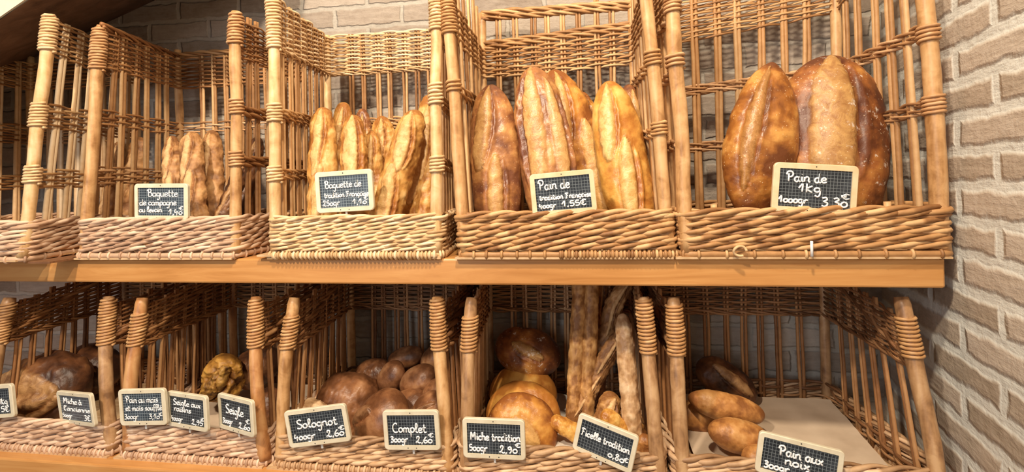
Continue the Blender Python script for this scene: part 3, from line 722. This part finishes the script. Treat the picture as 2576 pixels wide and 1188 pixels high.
# tradition loaves
g = 'plump tradition loaves'
BAT = (3.0, 1.75)
stand('tradition_loaf', 'brown tradition loaf standing at the left of the golden basket, two long cuts', 'loaf', g, (1234, 213), (1254, 545), 1.14, 1.075, 126, 'traditiond', scores=[(.42, .55, -.55, -.1, .38, 1), (-.50, .55, -.05, .15, .34, 1)], seed=20, prof=BAT, T=.7)
stand('tradition_loaf', 'tallest tradition loaf in the golden basket, brown tip, above the sign priced 1,55', 'loaf', g, (1338, 168), (1398, 545), 1.155, 1.08, 138, 'traditiond', scores=[(.25, .85, -.30, -.2, .40, -1), (.0, .8, .62, .60, .25, 1)], seed=21, prof=BAT, T=.65)
stand('tradition_loaf', 'golden tradition loaf right of the tallest one, leaning left, a jagged cut down its length', 'loaf', g, (1388, 176), (1520, 545), 1.225, 1.155, 128, 'tradition', scores=[(.45, .5, -.55, .25, .32, 1), (-.25, .55, .1, .55, .36, 1)], seed=22, prof=BAT, T=.65)
stand('tradition_loaf', 'small ragged loaf tip peeking out behind the two right tradition loaves', 'loaf', g, (1466, 231), (1500, 545), 1.24, 1.20, 72, 'tradition', scores=[(.3, .6, -.2, .3, .4, 1)], seed=23, prof=BAT, lump=.12)
stand('tradition_loaf', 'bright golden tradition loaf standing at the right of the golden basket', 'loaf', g, (1530, 204), (1592, 545), 1.15, 1.065, 124, 'golden', scores=[(.45, .5, -.55, -.25, .36, 1), (-.42, .62, -.20, .20, .36, 1)], seed=24, prof=BAT, T=.7)
stand('tradition_loaf', 'dark loaf standing behind the bright golden one, near the right post', 'loaf', g, (1580, 212), (1622, 545), 1.23, 1.18, 90, 'traditiond', scores=[(.3, .6, -.2, .3, .4, 1)], seed=25, prof=BAT)
stand('tradition_loaf', 'loaf sliver behind the left brown tradition loaf, close to the left post', 'loaf', g, (1212, 270), (1232, 545), 1.235, 1.20, 80, 'tradition', scores=[], seed=26, prof=BAT)
# kilo loaves
g = 'one kilo loaves'
stand('large_loaf', 'large pointed golden brown loaf left of the other large one, blistered crust', 'loaf', g, (1944, 156), (1884, 560), 1.14, 1.065, 172, 'bigl', scores=[(.12, .80, -.52, -.36, .22, 1)], seed=30, prof=(2.2, 1.5), T=.62, taper=.10, floor=False)
stand('large_loaf', 'largest loaf, broad pale cut down its middle and flour on its dark right side', 'loaf', g, (2086, 142), (2108, 575), 1.18, 1.085, 250, 'big', scores=[(.12, .90, -.28, -.16, .44, 1)], seed=31, prof=(2.7, 1.85), T=.58, floor=False, lump=.04)

def lump(name, label, cat, group, c, Y, wpx, hpx, mat, ang=0, face=(0, -.75, .66), depth=None, **kw):
    """a loaf lying in a basket; wpx along its axis, hpx across (photo pixels), ang = turn in the picture plane"""
    m = mpp(c[0], Y); p = at(*c, Y); a = radians(ang)
    ax = Vector((cos(a), kw.pop('ay', .0), sin(a)))
    T = (depth or hpx * .75) * m if depth is None or depth > 1 else depth
    return put_loaf(name, label, cat, group, p, ax, face, wpx * m, hpx * m, T, mat, **kw)
RND = (2.4, 1.9)
# far left low basket
lump('round_loaf', 'big dark rough round loaf behind the two leftmost lower price signs', 'loaf', None, (128, 978), 1.11, 215, 178, 'rye', ang=12, face=(.1, -.9, .4), depth=150, scores=[(0, .8, -.2, .3, .5, 1), (.3, .6, .4, .6, .3, 1)], seed=40, prof=RND, lump=.14)
lump('round_loaf', 'dark round loaf in shadow behind the big rough one in the leftmost low basket', 'loaf', None, (232, 930), 1.22, 150, 120, 'rye', ang=-10, depth=120, seed=41, prof=RND, lump=.08, scores=[(0, .7, -.1, .2, .2, 1)])
# second low basket
lump('corn_bread', 'craggy yellow brown corn bread leaning beside the post above the rightmost of three signs', 'loaf', None, (565, 950), 1.13, 125, 96, 'corn', ang=72, face=(.2, -.9, .3), depth=90, seed=42, prof=RND, lump=.20, rough=.03, scores=[(0, .8, -.3, .4, .5, 1), (.2, .6, .6, .2, .3, -1)])
lump('rye_loaf', 'dark rye loaf seen through the side sticks right of the corn bread, upper one', 'loaf', 'dark rye loaves', (650, 925), 1.20, 130, 100, 'rye', ang=20, depth=100, seed=43, prof=RND, lump=.1)
lump('rye_loaf', 'dark rye loaf right behind the post, lower one, beside the sign reading Seigle', 'loaf', 'dark rye loaves', (672, 1035), 1.08, 120, 105, 'rye', ang=60, depth=90, seed=44, prof=RND, lump=.1, scores=[(.1, .6, -.2, .2, .2, 1)])
# wholemeal basket
g = 'round wholemeal loaves'
lump('wholemeal_loaf', 'glossy dark crusted loaf above the sign reading Solognot', 'loaf', g, (876, 1015), 1.145, 158, 150, 'complet', ang=-18, face=(-.1, -.8, .6), depth=120, seed=50, prof=(3.2, 2.0), lump=.10)
lump('wholemeal_loaf', 'smooth brown round loaf with a crack, behind the left edge of the sign reading Complet', 'loaf', g, (965, 1058), 1.06, 160, 140, 'complet', ang=42, face=(-.35, -.8, .45), depth=120, seed=51, prof=RND, lump=.022, scores=[(-.25, .5, -.55, -.25, .28, 1)])
lump('wholemeal_loaf', 'oval loaf tucked behind the smooth cracked one, its pale end showing', 'loaf', g, (1030, 1025), 1.13, 110, 90, 'complet', ang=20, seed=52, prof=RND, lump=.022)
lump('wholemeal_loaf', 'small loaf with a dark side just above the sign reading Complet, beside the post', 'loaf', g, (1082, 1030), 1.085, 95, 85, 'complet', ang=30, seed=53, prof=RND, lump=.022, scores=[(0, .7, -.1, .1, .12, 1)])
lump('wholemeal_loaf', 'upright oval loaf in the middle of the pile, left of its round neighbour', 'loaf', g, (985, 950), 1.185, 92, 70, 'complet', ang=52, seed=54, prof=RND, lump=.022)
lump('wholemeal_loaf', 'plain round loaf in the middle of the pile, towards the right post', 'loaf', g, (1052, 958), 1.17, 105, 75, 'complet', ang=28, seed=55, prof=RND, lump=.022)
lump('wholemeal_loaf', 'oval loaf highest in the pile, in the shade of the basket back', 'loaf', g, (1020, 900), 1.255, 95, 56, 'complet', ang=14, seed=56, prof=RND, lump=.022)
lump('wholemeal_loaf', 'loaf half hidden by the wrapped right post at the top of the pile', 'loaf', g, (1090, 905), 1.24, 80, 62, 'complet', ang=50, seed=57, prof=RND, lump=.022)
lump('wholemeal_loaf', 'low loaf half hidden by the right post, between the upper and lower piles', 'loaf', g, (1098, 985), 1.135, 80, 62, 'complet', ang=35, seed=58, prof=RND, lump=.022)
lump('wholemeal_loaf', 'dark reddish loaf behind the glossy one, at the back of the pile', 'loaf', g, (938, 938), 1.24, 100, 70, 'complet', ang=10, seed=59, prof=RND, lump=.08)
lump('flaky_loaf', 'pale flaky end of a loaf poking up behind the sign reading Solognot', 'loaf', None, (786, 1045), 1.065, 100, 72, 'pastry', ang=-14, seed=60, prof=RND, lump=.14, depth=60, scores=[(0, .8, 0, .2, .4, 1)])
# golden miches and sticks
g = 'golden round miches'
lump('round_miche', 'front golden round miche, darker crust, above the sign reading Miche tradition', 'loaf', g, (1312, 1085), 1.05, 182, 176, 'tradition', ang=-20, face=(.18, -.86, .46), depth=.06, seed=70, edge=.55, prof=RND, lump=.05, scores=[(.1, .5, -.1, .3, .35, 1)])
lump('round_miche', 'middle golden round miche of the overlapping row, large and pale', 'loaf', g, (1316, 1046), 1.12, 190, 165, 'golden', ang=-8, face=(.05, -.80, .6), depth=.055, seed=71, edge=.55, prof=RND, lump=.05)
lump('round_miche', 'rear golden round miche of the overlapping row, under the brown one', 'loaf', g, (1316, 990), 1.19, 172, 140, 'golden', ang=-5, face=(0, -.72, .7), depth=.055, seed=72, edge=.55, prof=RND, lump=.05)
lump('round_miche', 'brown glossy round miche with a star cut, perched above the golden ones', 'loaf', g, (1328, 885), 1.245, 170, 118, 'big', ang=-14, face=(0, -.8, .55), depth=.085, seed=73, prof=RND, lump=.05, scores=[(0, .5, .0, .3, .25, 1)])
g = 'thin bread sticks'
FS = [(k, .4, -.2, .2, .22, 1) for k in (.6, -.2)]
zf0 = Z0 + .016
stand('ficelle', 'thin bread stick standing upright, left one of the tall touching pair', 'bread stick', g, (1462, 640), (1442, 1062), 1.20, 1.11, 38, 'ficelle', scores=[], seed=80, prof=(8, 2.4), zf=zf0, lump=.1, T=.9)
stand('ficelle', 'thin bread stick standing upright, right one of the tall touching pair', 'bread stick', g, (1492, 640), (1475, 1062), 1.20, 1.11, 38, 'ficelle', scores=[], seed=81, prof=(8, 2.4), zf=zf0, lump=.1, T=.9)
stand('ficelle', 'dark thin stick rising behind the tall touching pair, straight', 'bread stick', g, (1518, 640), (1508, 1010), 1.25, 1.22, 30, 'traditiond', scores=FS, seed=82, prof=(8, 2.4), zf=zf0, lump=.1, T=.9)
stand('ficelle', 'knobbly twisted stick slanting to the upper right under the shelf', 'bread stick', g, (1578, 690), (1492, 930), 1.22, 1.17, 48, 'campagne', scores=FS, seed=83, prof=(6, 2.2), zf=zf0, lump=.2, twist=.10, T=.9)
stand('ficelle', 'dark slanting stick just below the knobbly twisted one', 'bread stick', g, (1560, 835), (1480, 985), 1.16, 1.13, 44, 'campagne', scores=FS, seed=84, prof=(6, 2.2), zf=zf0, lump=.14, T=.9)
stand('ficelle', 'pale floury stick standing at the right, rounded tip at mid height', 'bread stick', g, (1566, 788), (1588, 1045), 1.125, 1.06, 46, 'pastry', scores=[], seed=85, prof=(6, 2.2), zf=zf0, lump=.1, T=.9)
stand('ficelle', 'short broken stick end standing just above the sign reading Ficelle tradition', 'bread stick', g, (1540, 985), (1515, 1090), 1.10, 1.06, 60, 'ficelle', scores=[(.2, .6, -.2, .3, .4, 1)], seed=86, prof=(4, 2), zf=zf0, lump=.12, T=.9)
lump('ficelle', 'bread stick lying at the foot of the golden miches, pointing at the sign reading Ficelle', 'bread stick', g, (1452, 1092), 1.06, 150, 44, 'golden', ang=-28, seed=87, prof=(5, 2), lump=.1)
lump('ficelle', 'short golden stick slanting down behind the top edge of the sign reading Ficelle', 'bread stick', g, (1560, 1078), 1.045, 120, 46, 'golden', ang=-42, seed=88, prof=(5, 2), lump=.1)
lump('ficelle', 'twisted brown stick between the sign reading Ficelle and the right basket side', 'bread stick', g, (1600, 1080), 1.10, 150, 36, 'walnut', ang=-50, seed=89, prof=(5, 2), lump=.2, twist=.1)
lump('ficelle', 'stubby brown stick end low in the corner right of the sign reading Ficelle', 'bread stick', g, (1612, 1140), 1.04, 100, 60, 'walnut', ang=70, seed=90, prof=(4, 2), lump=.1)
lump('ficelle', 'flat golden stick lying just behind the front rim, left of the sign reading Ficelle', 'bread stick', g, (1440, 1160), 1.015, 170, 40, 'golden', ang=-3, seed=91, prof=(5, 2), lump=.1)
# walnut bread
g = 'oval walnut loaves'
lump('walnut_loaf', 'oval walnut loaf lying on top of the others, smooth and golden brown', 'loaf', g, (1826, 1022), 1.13, 188, 72, 'walnut', ang=-13, face=(0, -.75, -.3), seed=95, prof=(2.6, 1.8), lump=.04, depth=80)
lump('walnut_loaf', 'walnut loaf low at the left, mostly under the golden brown one', 'loaf', g, (1755, 1050), 1.16, 150, 70, 'walnut', ang=-10, seed=96, prof=(2.6, 1.8), lump=.04, depth=70)
lump('walnut_loaf', 'walnut loaf lying left of the sign reading Pain aux noix, on the brown paper', 'loaf', g, (1862, 1100), 1.06, 160, 82, 'walnut', ang=-12, seed=97, prof=(2.6, 1.8), lump=.04, depth=80)
lump('walnut_loaf', 'walnut loaf nearest the front, mostly behind the sign reading Pain aux noix', 'loaf', g, (1925, 1168), 1.01, 120, 80, 'walnut', ang=-20, seed=98, prof=(2.6, 1.8), lump=.04, depth=70)
lump('walnut_loaf', 'dark walnut loaf leaning in the shade at the back of the paper lined basket', 'loaf', g, (1826, 962), 1.26, 165, 100, 'rye', ang=-32, seed=99, prof=(2.6, 1.8), lump=.06, depth=80, scores=[(0, .7, -.2, .2, .3, 1)])

# ------------------------------------------------------------------ paper
def paper(label, pts, mat, seed, nx=26, ny=20, amp=.004):
    """pts: four world corners (front left, front right, back right, back left)"""
    A, B, C, Dd = [np.array(p) for p in pts]; V = []
    for j in range(ny):
        for i in range(nx):
            u, v = i / (nx - 1), j / (ny - 1); p = (1 - v) * ((1 - u) * A + u * B) + v * ((1 - u) * Dd + u * C)
            p = p + np.array([0, 0, amp * (noise.noise(Vector((u * 5, v * 5, seed))) + .5 * noise.noise(Vector((u * 13, v * 13, seed))) + .6)]); V.append(p)
    V = np.array(V); i = np.arange(nx - 1)[None]; j = np.arange(ny - 1)[:, None] * nx
    F = np.stack([i + j, i + j + 1, i + j + nx + 1, i + j + nx], -1).reshape(-1, 4)
    n = len(V); V2 = np.vstack([V, V - (0, 0, .0006)]); b = MB(); b.add(V2, np.vstack([F, (F + n)[:, ::-1]]))
    return tag(b.build('paper_sheet', mat), label, 'paper')
zp = Z0 + .014
paper('brown kraft paper sheet lining the low basket of walnut loaves', [(.205, DL + .05, zp), (.565, DL + .05, zp), (.568, YBL - .03, zp + .03), (.20, YBL - .03, zp + .03)], M_PAPER, 3)
paper('brown paper sheet lining the low basket with three signs', [(-1.02, DL + .05, zp), (-.74, DL + .05, zp), (-.75, YBL - .04, zp + .02), (-1.02, YBL - .04, zp + .02)], M_PAPER, 5)
paper('crumpled white paper sheet under the golden miches and bread sticks', [(-.2, DL + .05, zp + .008), (.10, DL + .05, zp + .008), (.10, YBL - .04, zp + .02), (-.22, YBL - .04, zp + .02)], M_WPAPER, 7, amp=.010)

# ------------------------------------------------------------------ price signs
G = {}
def glyph(ch, adv, *strokes):
    G[ch] = (adv, [[tuple(float(q) for q in p.split(',')) for p in s.split()] for s in strokes])
glyph('a', .95, '.72,.8 .42,1 .1,.75 .1,.25 .36,0 .66,.3 .74,.95 .72,.3 .92,.02')
glyph('b', .9, '.1,2 .1,.1 .4,0 .75,.3 .7,.85 .4,1 .12,.75')
glyph('c', .85, '.7,.8 .42,1 .1,.7 .1,.3 .4,0 .75,.2')
glyph('ç', .85, '.7,.8 .42,1 .1,.7 .1,.3 .4,0 .75,.2', '.4,0 .55,-.35 .3,-.6')
glyph('d', 1.0, '.7,.8 .42,1 .1,.75 .1,.25 .36,0 .66,.3 .76,1.9', '.76,1.9 .72,.3 .95,.02')
glyph('e', .85, '.1,.5 .7,.62 .6,.95 .35,1 .1,.7 .12,.25 .4,0 .82,.18')
glyph('é', .85, '.1,.5 .7,.62 .6,.95 .35,1 .1,.7 .12,.25 .4,0 .82,.18', '.4,1.3 .65,1.65')
glyph('f', .7, '.75,1.8 .5,2 .32,1.6 .3,-.6', '.05,.9 .65,1')
glyph('g', .95, '.72,.8 .42,1 .1,.75 .12,.3 .4,.08 .7,.4 .74,.95 .74,-.4 .5,-.9 .15,-.65')
glyph('h', .95, '.12,2 .12,0', '.12,.6 .4,1 .7,.8 .72,.2 .9,0')
glyph('i', .5, '.2,1 .2,.2 .42,0', '.2,1.4 .22,1.45')
glyph('ï', .6, '.25,1 .25,.2 .48,0', '.05,1.42 .08,1.46', '.42,1.42 .45,1.46')
glyph('k', .9, '.12,2 .12,0', '.75,1 .15,.45 .75,0')
glyph('l', .62, '.05,.3 .45,1.3 .42,1.9 .22,1.9 .15,1.2 .2,.25 .55,.02')
glyph('m', 1.35, '.1,1 .1,0', '.1,.6 .32,1 .55,.85 .58,0', '.58,.6 .8,1 1.05,.8 1.08,.15 1.3,0')
glyph('n', .98, '.1,1 .1,0', '.1,.6 .4,1 .7,.8 .72,.15 .95,0')
glyph('o', .9, '.42,1 .1,.7 .12,.2 .42,0 .75,.3 .7,.8 .42,1')
glyph('p', .9, '.12,1 .12,-1', '.12,.7 .4,1 .75,.75 .7,.2 .4,0 .14,.2')
glyph('r', .75, '.12,1 .14,0', '.14,.5 .35,.95 .7,.92')
glyph('s', .8, '.65,.85 .4,1 .15,.8 .3,.55 .62,.4 .6,.1 .3,0 .08,.15')
glyph('t', .75, '.3,1.7 .26,.3 .45,0 .72,.12', '.02,1 .62,1.05')
glyph('u', .98, '.1,1 .1,.3 .35,0 .65,.25 .72,1 .72,.2 .95,0')
glyph('v', .85, '.08,1 .38,0 .75,1')
glyph('x', .85, '.08,1 .75,0', '.75,1 .08,0')
glyph('à', .95, '.72,.8 .42,1 .1,.75 .1,.25 .36,0 .66,.3 .74,.95 .72,.3 .92,.02', '.3,1.65 .55,1.3')
glyph("'", .35, '.2,2 .15,1.5')
glyph('B', 1.25, '.25,1.9 .28,0', '0,1.5 .25,2 .8,1.95 .9,1.4 .4,1.05', '.4,1.05 1.05,.9 1.05,.25 .7,0 .2,.05')
glyph('P', 1.2, '.32,1.6 .35,0', '0,1.35 .2,1.95 .75,2 1.0,1.5 .75,1 .4,.95')
glyph('F', 1.1, '.3,1.7 .28,.2 .05,0', '0,1.7 .3,1.95 .95,1.8', '.3,1.0 .75,1.05')
glyph('M', 1.5, '.1,0 .2,1.9 .65,.7 1.1,1.9 1.2,0')
glyph('S', 1.05, '.9,1.75 .6,2 .2,1.7 .35,1.15 .85,.75 .85,.2 .45,0 .08,.15')
glyph('C', 1.15, '.95,1.75 .6,2 .15,1.5 .1,.6 .45,0 1.0,.1')
glyph('K', 1.0, '.15,1.9 .15,0', '.8,1.4 .18,.75 .8,0')
glyph('0', .85, '.4,1.0 .1,.65 .12,.2 .4,0 .72,.25 .7,.75 .4,1.0')
glyph('1', .8, '.0,.75 .45,1.7 .42,0')
glyph('2', .95, '.2,1.2 .25,1.65 .55,1.7 .62,1.3 .35,.5 .12,.05 .08,.3 .4,.2 .6,.0 .9,.12')
glyph('3', .85, '.12,1.55 .5,1.7 .65,1.3 .3,.95 .68,.7 .65,.2 .35,0 .08,.15')
glyph('4', .9, '.25,1.7 .08,.7 .75,.72', '.6,1.1 .5,-.3')
glyph('5', .85, '.7,1.65 .22,1.6 .15,.95 .55,.95 .72,.5 .5,.05 .1,.1')
glyph('6', .85, '.6,1.7 .2,1 .1,.4 .35,0 .7,.25 .6,.7 .25,.65')
glyph('8', .85, '.65,1.4 .4,1.7 .15,1.3 .65,.5 .4,0 .12,.35 .65,1.4')
glyph('9', .85, '.65,1.3 .4,1.6 .12,1.2 .35,.85 .65,1.2 .6,.4 .35,0')
glyph(',', .4, '.22,.15 .1,-.35')
glyph('€', 1.05, '.9,1.5 .5,1.7 .22,1.1 .22,.5 .5,0 .9,.2', '0,1.1 .6,1.15', '0,.7 .55,.72')
def smooth_pts(pts, k=5):
    P = np.array(pts, float)
    if len(P) < 3: return np.linspace(P[0], P[-1], 4)
    E = np.vstack([2 * P[0] - P[1], P, 2 * P[-1] - P[-2]]); out = []
    for i in range(1, len(E) - 2):
        for u in np.linspace(0, 1, k, endpoint=False):
            p0, p1, p2, p3 = E[i - 1:i + 3]
            out.append(.5 * (2 * p1 + (p2 - p0) * u + (2 * p0 - 5 * p1 + 4 * p2 - p3) * u * u + (3 * p1 - p0 - 3 * p2 + p3) * u ** 3))
    out.append(P[-1]); return np.array(out)

def sign(label, corners, Yl, Yr, lines, glare=False, beech=False, pen=.00115, lean=.0):
    """corners TL TR BR BL in the photo, Yl / Yr = depth of the left and right edge"""
    tl, tr, br, bl = corners
    TL = at(*tl, Yl); BLp = at(*bl, Yl); TR = at(*tr, Yr); BRp = at(*br, Yr)
    c = (TL + TR + BRp + BLp) / 4; ux = ((TR - TL) + (BRp - BLp)) / 2; uz = ((TL - BLp) + (TR - BRp)) / 2
    w = ux.length; h = uz.length; x = ux.normalized(); z = (uz - x * uz.dot(x)).normalized(); y = z.cross(x)
    root = empty('price_sign', (0, 0, 0), label, 'sign', 'slate price signs')
    root.matrix_world = Matrix(((x.x, y.x, z.x, c.x), (x.y, y.y, z.y, c.y), (x.z, y.z, z.z, c.z), (0, 0, 0, 1)))
    fw = h * .115; rc = h * .10
    def rr(hw, hh, r, n=6):
        pts = []
        for (cx, cz, a0) in ((hw - r, hh - r, 0), (-hw + r, hh - r, 90), (-hw + r, -hh + r, 180), (hw - r, -hh + r, 270)):
            for k in range(n + 1):
                a = radians(a0 + 90 * k / n); pts.append((cx + r * cos(a), cz + r * sin(a)))
        return np.array(pts)
    out = rr(w / 2, h / 2, rc); inn = rr(w / 2 - fw, h / 2 - fw, .0008); o2 = rr(w / 2 - .0012, h / 2 - .0012, rc)
    n = len(out); t = .0035
    rings = [np.stack([out[:, 0], np.full(n, t), out[:, 1]], 1), np.stack([out[:, 0], np.full(n, -t + .0012), out[:, 1]], 1), np.stack([o2[:, 0], np.full(n, -t), o2[:, 1]], 1),
             np.stack([inn[:, 0], np.full(n, -t), inn[:, 1]], 1), np.stack([inn[:, 0], np.full(n, t), inn[:, 1]], 1)]
    V = np.vstack(rings); F = []
    for k in range(5):
        k2 = (k + 1) % 5
        for i in range(n):
            i2 = (i + 1) % n; F.append((k * n + i, k * n + i2, k2 * n + i2, k2 * n + i))
    b = MB(); b.add(V, np.array(F)[:, ::-1]); b.build('frame', M_FRAMEW if beech else M_FRAME, root, smooth=False)
    sw, sh = w - 2 * fw, h - 2 * fw
    b = MB(); b.box((-sw / 2 - .0005, -.0012, -sh / 2 - .0005), (sw / 2 + .0005, .0012, sh / 2 + .0005)); b.build('slate_panel', M_SLATE_GLARE if glare else M_SLATE, root, smooth=False)
    b = MB()
    for (txt, x0, x1, yb, xh) in lines:
        tot = sum(G[ch][0] if ch in G else .6 for ch in txt); S = xh * sh; sx = (x1 - x0) * sw / tot; pos = -sw / 2 + x0 * sw; z0 = -sh / 2 + yb * sh
        rs = random.Random(txt)
        for ch in txt:
            if ch not in G: pos += .6 * sx; continue
            adv, st = G[ch]; dy = rs.uniform(-.06, .06)
            for s_ in st:
                q = smooth_pts(s_); Pp = np.stack([pos + q[:, 0] * sx, np.full(len(q), -.0017), z0 + (q[:, 1] + dy) * S], 1)
                b.tube(Pp, pen * (.72 if txt == '€' else 1), 6, ref=(0, 1, 0))
            pos += adv * sx
    b.build('chalk_writing', M_CHALK, root)
    for (sx_, sz_) in ((0, h / 2 - fw * .5), (-w * .075, -h / 2 + fw * .5), (w * .075, -h / 2 + fw * .5)):
        b = MB(); b.tube([(sx_, -t - .0004, sz_), (sx_, -t + .001, sz_)], .0011, 8, ref=(0, 0, 1)); b.build('screw', M_SCREW, root)
    b = MB(); b.box((-.0022, .0022, -h / 2 - .010), (.0022, .0038, -h / 2 + .006)); b.build('prong', M_PRONG, root, smooth=False)
    return root
YS = D - .010
sign('slate sign reading Baguette de campagne au levain 1,40 on the tan basket rim', [(340, 462), (475, 462), (475, 553), (341, 553)], YS, YS,
     [('Baguette', .20, .86, .68, .13), ('de campagne', .03, .83, .37, .115), ('au levain', .02, .52, .12, .10), ('1,40', .66, .96, .04, .11), ('€', .88, .99, .20, .075)], glare=True)
sign('slate sign reading Baguette de tradition Française 250gr 1,10 on the pale basket', [(788, 434), (932, 426), (947, 527), (803, 538)], YS, YS,
     [('Baguette de', .10, .86, .62, .115), ('tradition Française', .08, 1.0, .32, .088), ('250gr', .04, .40, .06, .10), ('1,10', .66, .95, .07, .095), ('€', .89, .99, .20, .06)], glare=True, pen=.00125)
sign('slate sign reading Pain de tradition Française 400gr 1,55 on the golden basket', [(1331, 440), (1493, 424), (1503, 533), (1341, 546)], YS, YS,
     [('Pain de', .06, .64, .64, .15), ('tradition Française', .06, 1.02, .33, .082), ('400gr', .04, .36, .09, .085), ('1,55€', .46, .92, .09, .095)], beech=True, pen=.0015)
sign('slate sign reading Pain de 1Kg 1000gr 3,30 in front of the two large loaves', [(1950, 408), (2162, 418), (2150, 545), (1936, 530)], YS, YS,
     [('Pain de', .10, .66, .66, .13), ('1Kg', .28, .60, .40, .12), ('1000gr', .01, .42, .10, .10), ('3,30', .60, .97, .06, .135), ('€', .87, 1.0, .28, .075)], beech=True, pen=.0016)
YL = DL - .006
sign('slate sign cut by the left photo edge, reading 5 euros, on the leftmost low basket', [(-78, 972), (28, 967), (45, 1047), (-62, 1056)], YL, YL,
     [('Miche', .1, .6, .66, .13), ('de 1Kg', .45, .92, .38, .12), ('5€', .72, .96, .08, .13)], pen=.0011)
sign('tilted slate sign tinted with bluish glare reading Miche à l ancienne 500gr 3 euros', [(141, 983), (231, 990), (243, 1075), (160, 1062)], YL + .03, YL - .01,
     [("Miche à", .12, .72, .66, .12), ("l'ancienne", .10, .96, .38, .10), ('500gr', .03, .35, .10, .09), ('3€', .74, .95, .06, .12)], glare=True, pen=.0010)
sign('slate sign reading Pain au maïs, leftmost of the three on its basket', [(304, 980), (421, 977), (419, 1068), (301, 1070)], YL, YL,
     [('Pain au maïs', .08, .90, .66, .12), ('et maïs soufflé', .06, .98, .38, .10), ('300gr', .02, .38, .08, .10), ('3,10', .64, .91, .07, .10), ('€', .89, .99, .18, .065)], glare=True, pen=.0009)
sign('slate sign reading Seigle aux raisins 400gr 2,95, middle of the three on its basket', [(422, 982), (522, 998), (525, 1087), (425, 1070)], YL + .015, YL - .012,
     [('Seigle aux', .10, .90, .68, .11), ('raisins', .12, .62, .44, .11), ('400gr', .02, .36, .08, .10), ('2,95', .62, .95, .05, .105), ('€', .89, 1.0, .23, .065)], pen=.0010)
sign('slate sign reading Seigle 300gr 2,60, rightmost of the three on its basket', [(549, 986), (637, 1010), (643, 1100), (556, 1077)], YL + .022, YL - .018,
     [('Seigle', .16, .76, .48, .16), ('300gr', .04, .38, .10, .10), ('2,60', .58, .96, .05, .115), ('€', .82, .97, .29, .085)], pen=.0012)
sign('slate sign reading Solognot 400gr 2,60 in front of the glossy dark loaf', [(718, 1034), (872, 1015), (882, 1108), (728, 1128)], YL, YL,
     [('Solognot', .12, .88, .48, .15), ('400gr', .04, .44, .10, .12), ('2,60', .64, .97, .08, .13), ('€', .88, 1.0, .28, .075)], pen=.0015)
sign('slate sign reading Complet 300gr 2,60 on the wholemeal basket', [(960, 1033), (1102, 1031), (1111, 1132), (972, 1130)], YL, YL,
     [('Complet', .10, .82, .42, .15), ('300gr', .04, .42, .10, .11), ('2,60', .58, .93, .08, .12), ('€', .85, .97, .27, .075)], pen=.0014)
sign('slate sign reading Miche tradition 500gr 2,90 in front of the golden miches', [(1165, 1050), (1323, 1057), (1320, 1157), (1165, 1150)], YL, YL,
     [('Miche tradition', .06, 1.0, .44, .13), ('500gr', .03, .38, .08, .12), ('2,90', .60, .94, .06, .13), ('€', .89, 1.01, .26, .075)], pen=.0015)
sign('strongly tilted slate sign reading Ficelle tradition 0,80, in front of the bread sticks', [(1455, 1035), (1600, 1097), (1597, 1195), (1443, 1130)], YL + .02, YL - .01,
     [('Ficelle tradition', .03, .98, .46, .12), ('0,80', .60, .92, .10, .12), ('€', .90, 1.0, .17, .075)], pen=.0013)
sign('tilted slate sign reading Pain aux noix 300gr, on the paper lined basket', [(1913, 1080), (2127, 1140), (2110, 1238), (1895, 1186)], YL + .01, YL - .012,
     [('Pain aux', .22, .82, .56, .15), ('noix', .32, .66, .30, .14), ('300gr', .04, .40, .06, .12), ('2,80€', .6, .96, .06, .12)], pen=.0016)
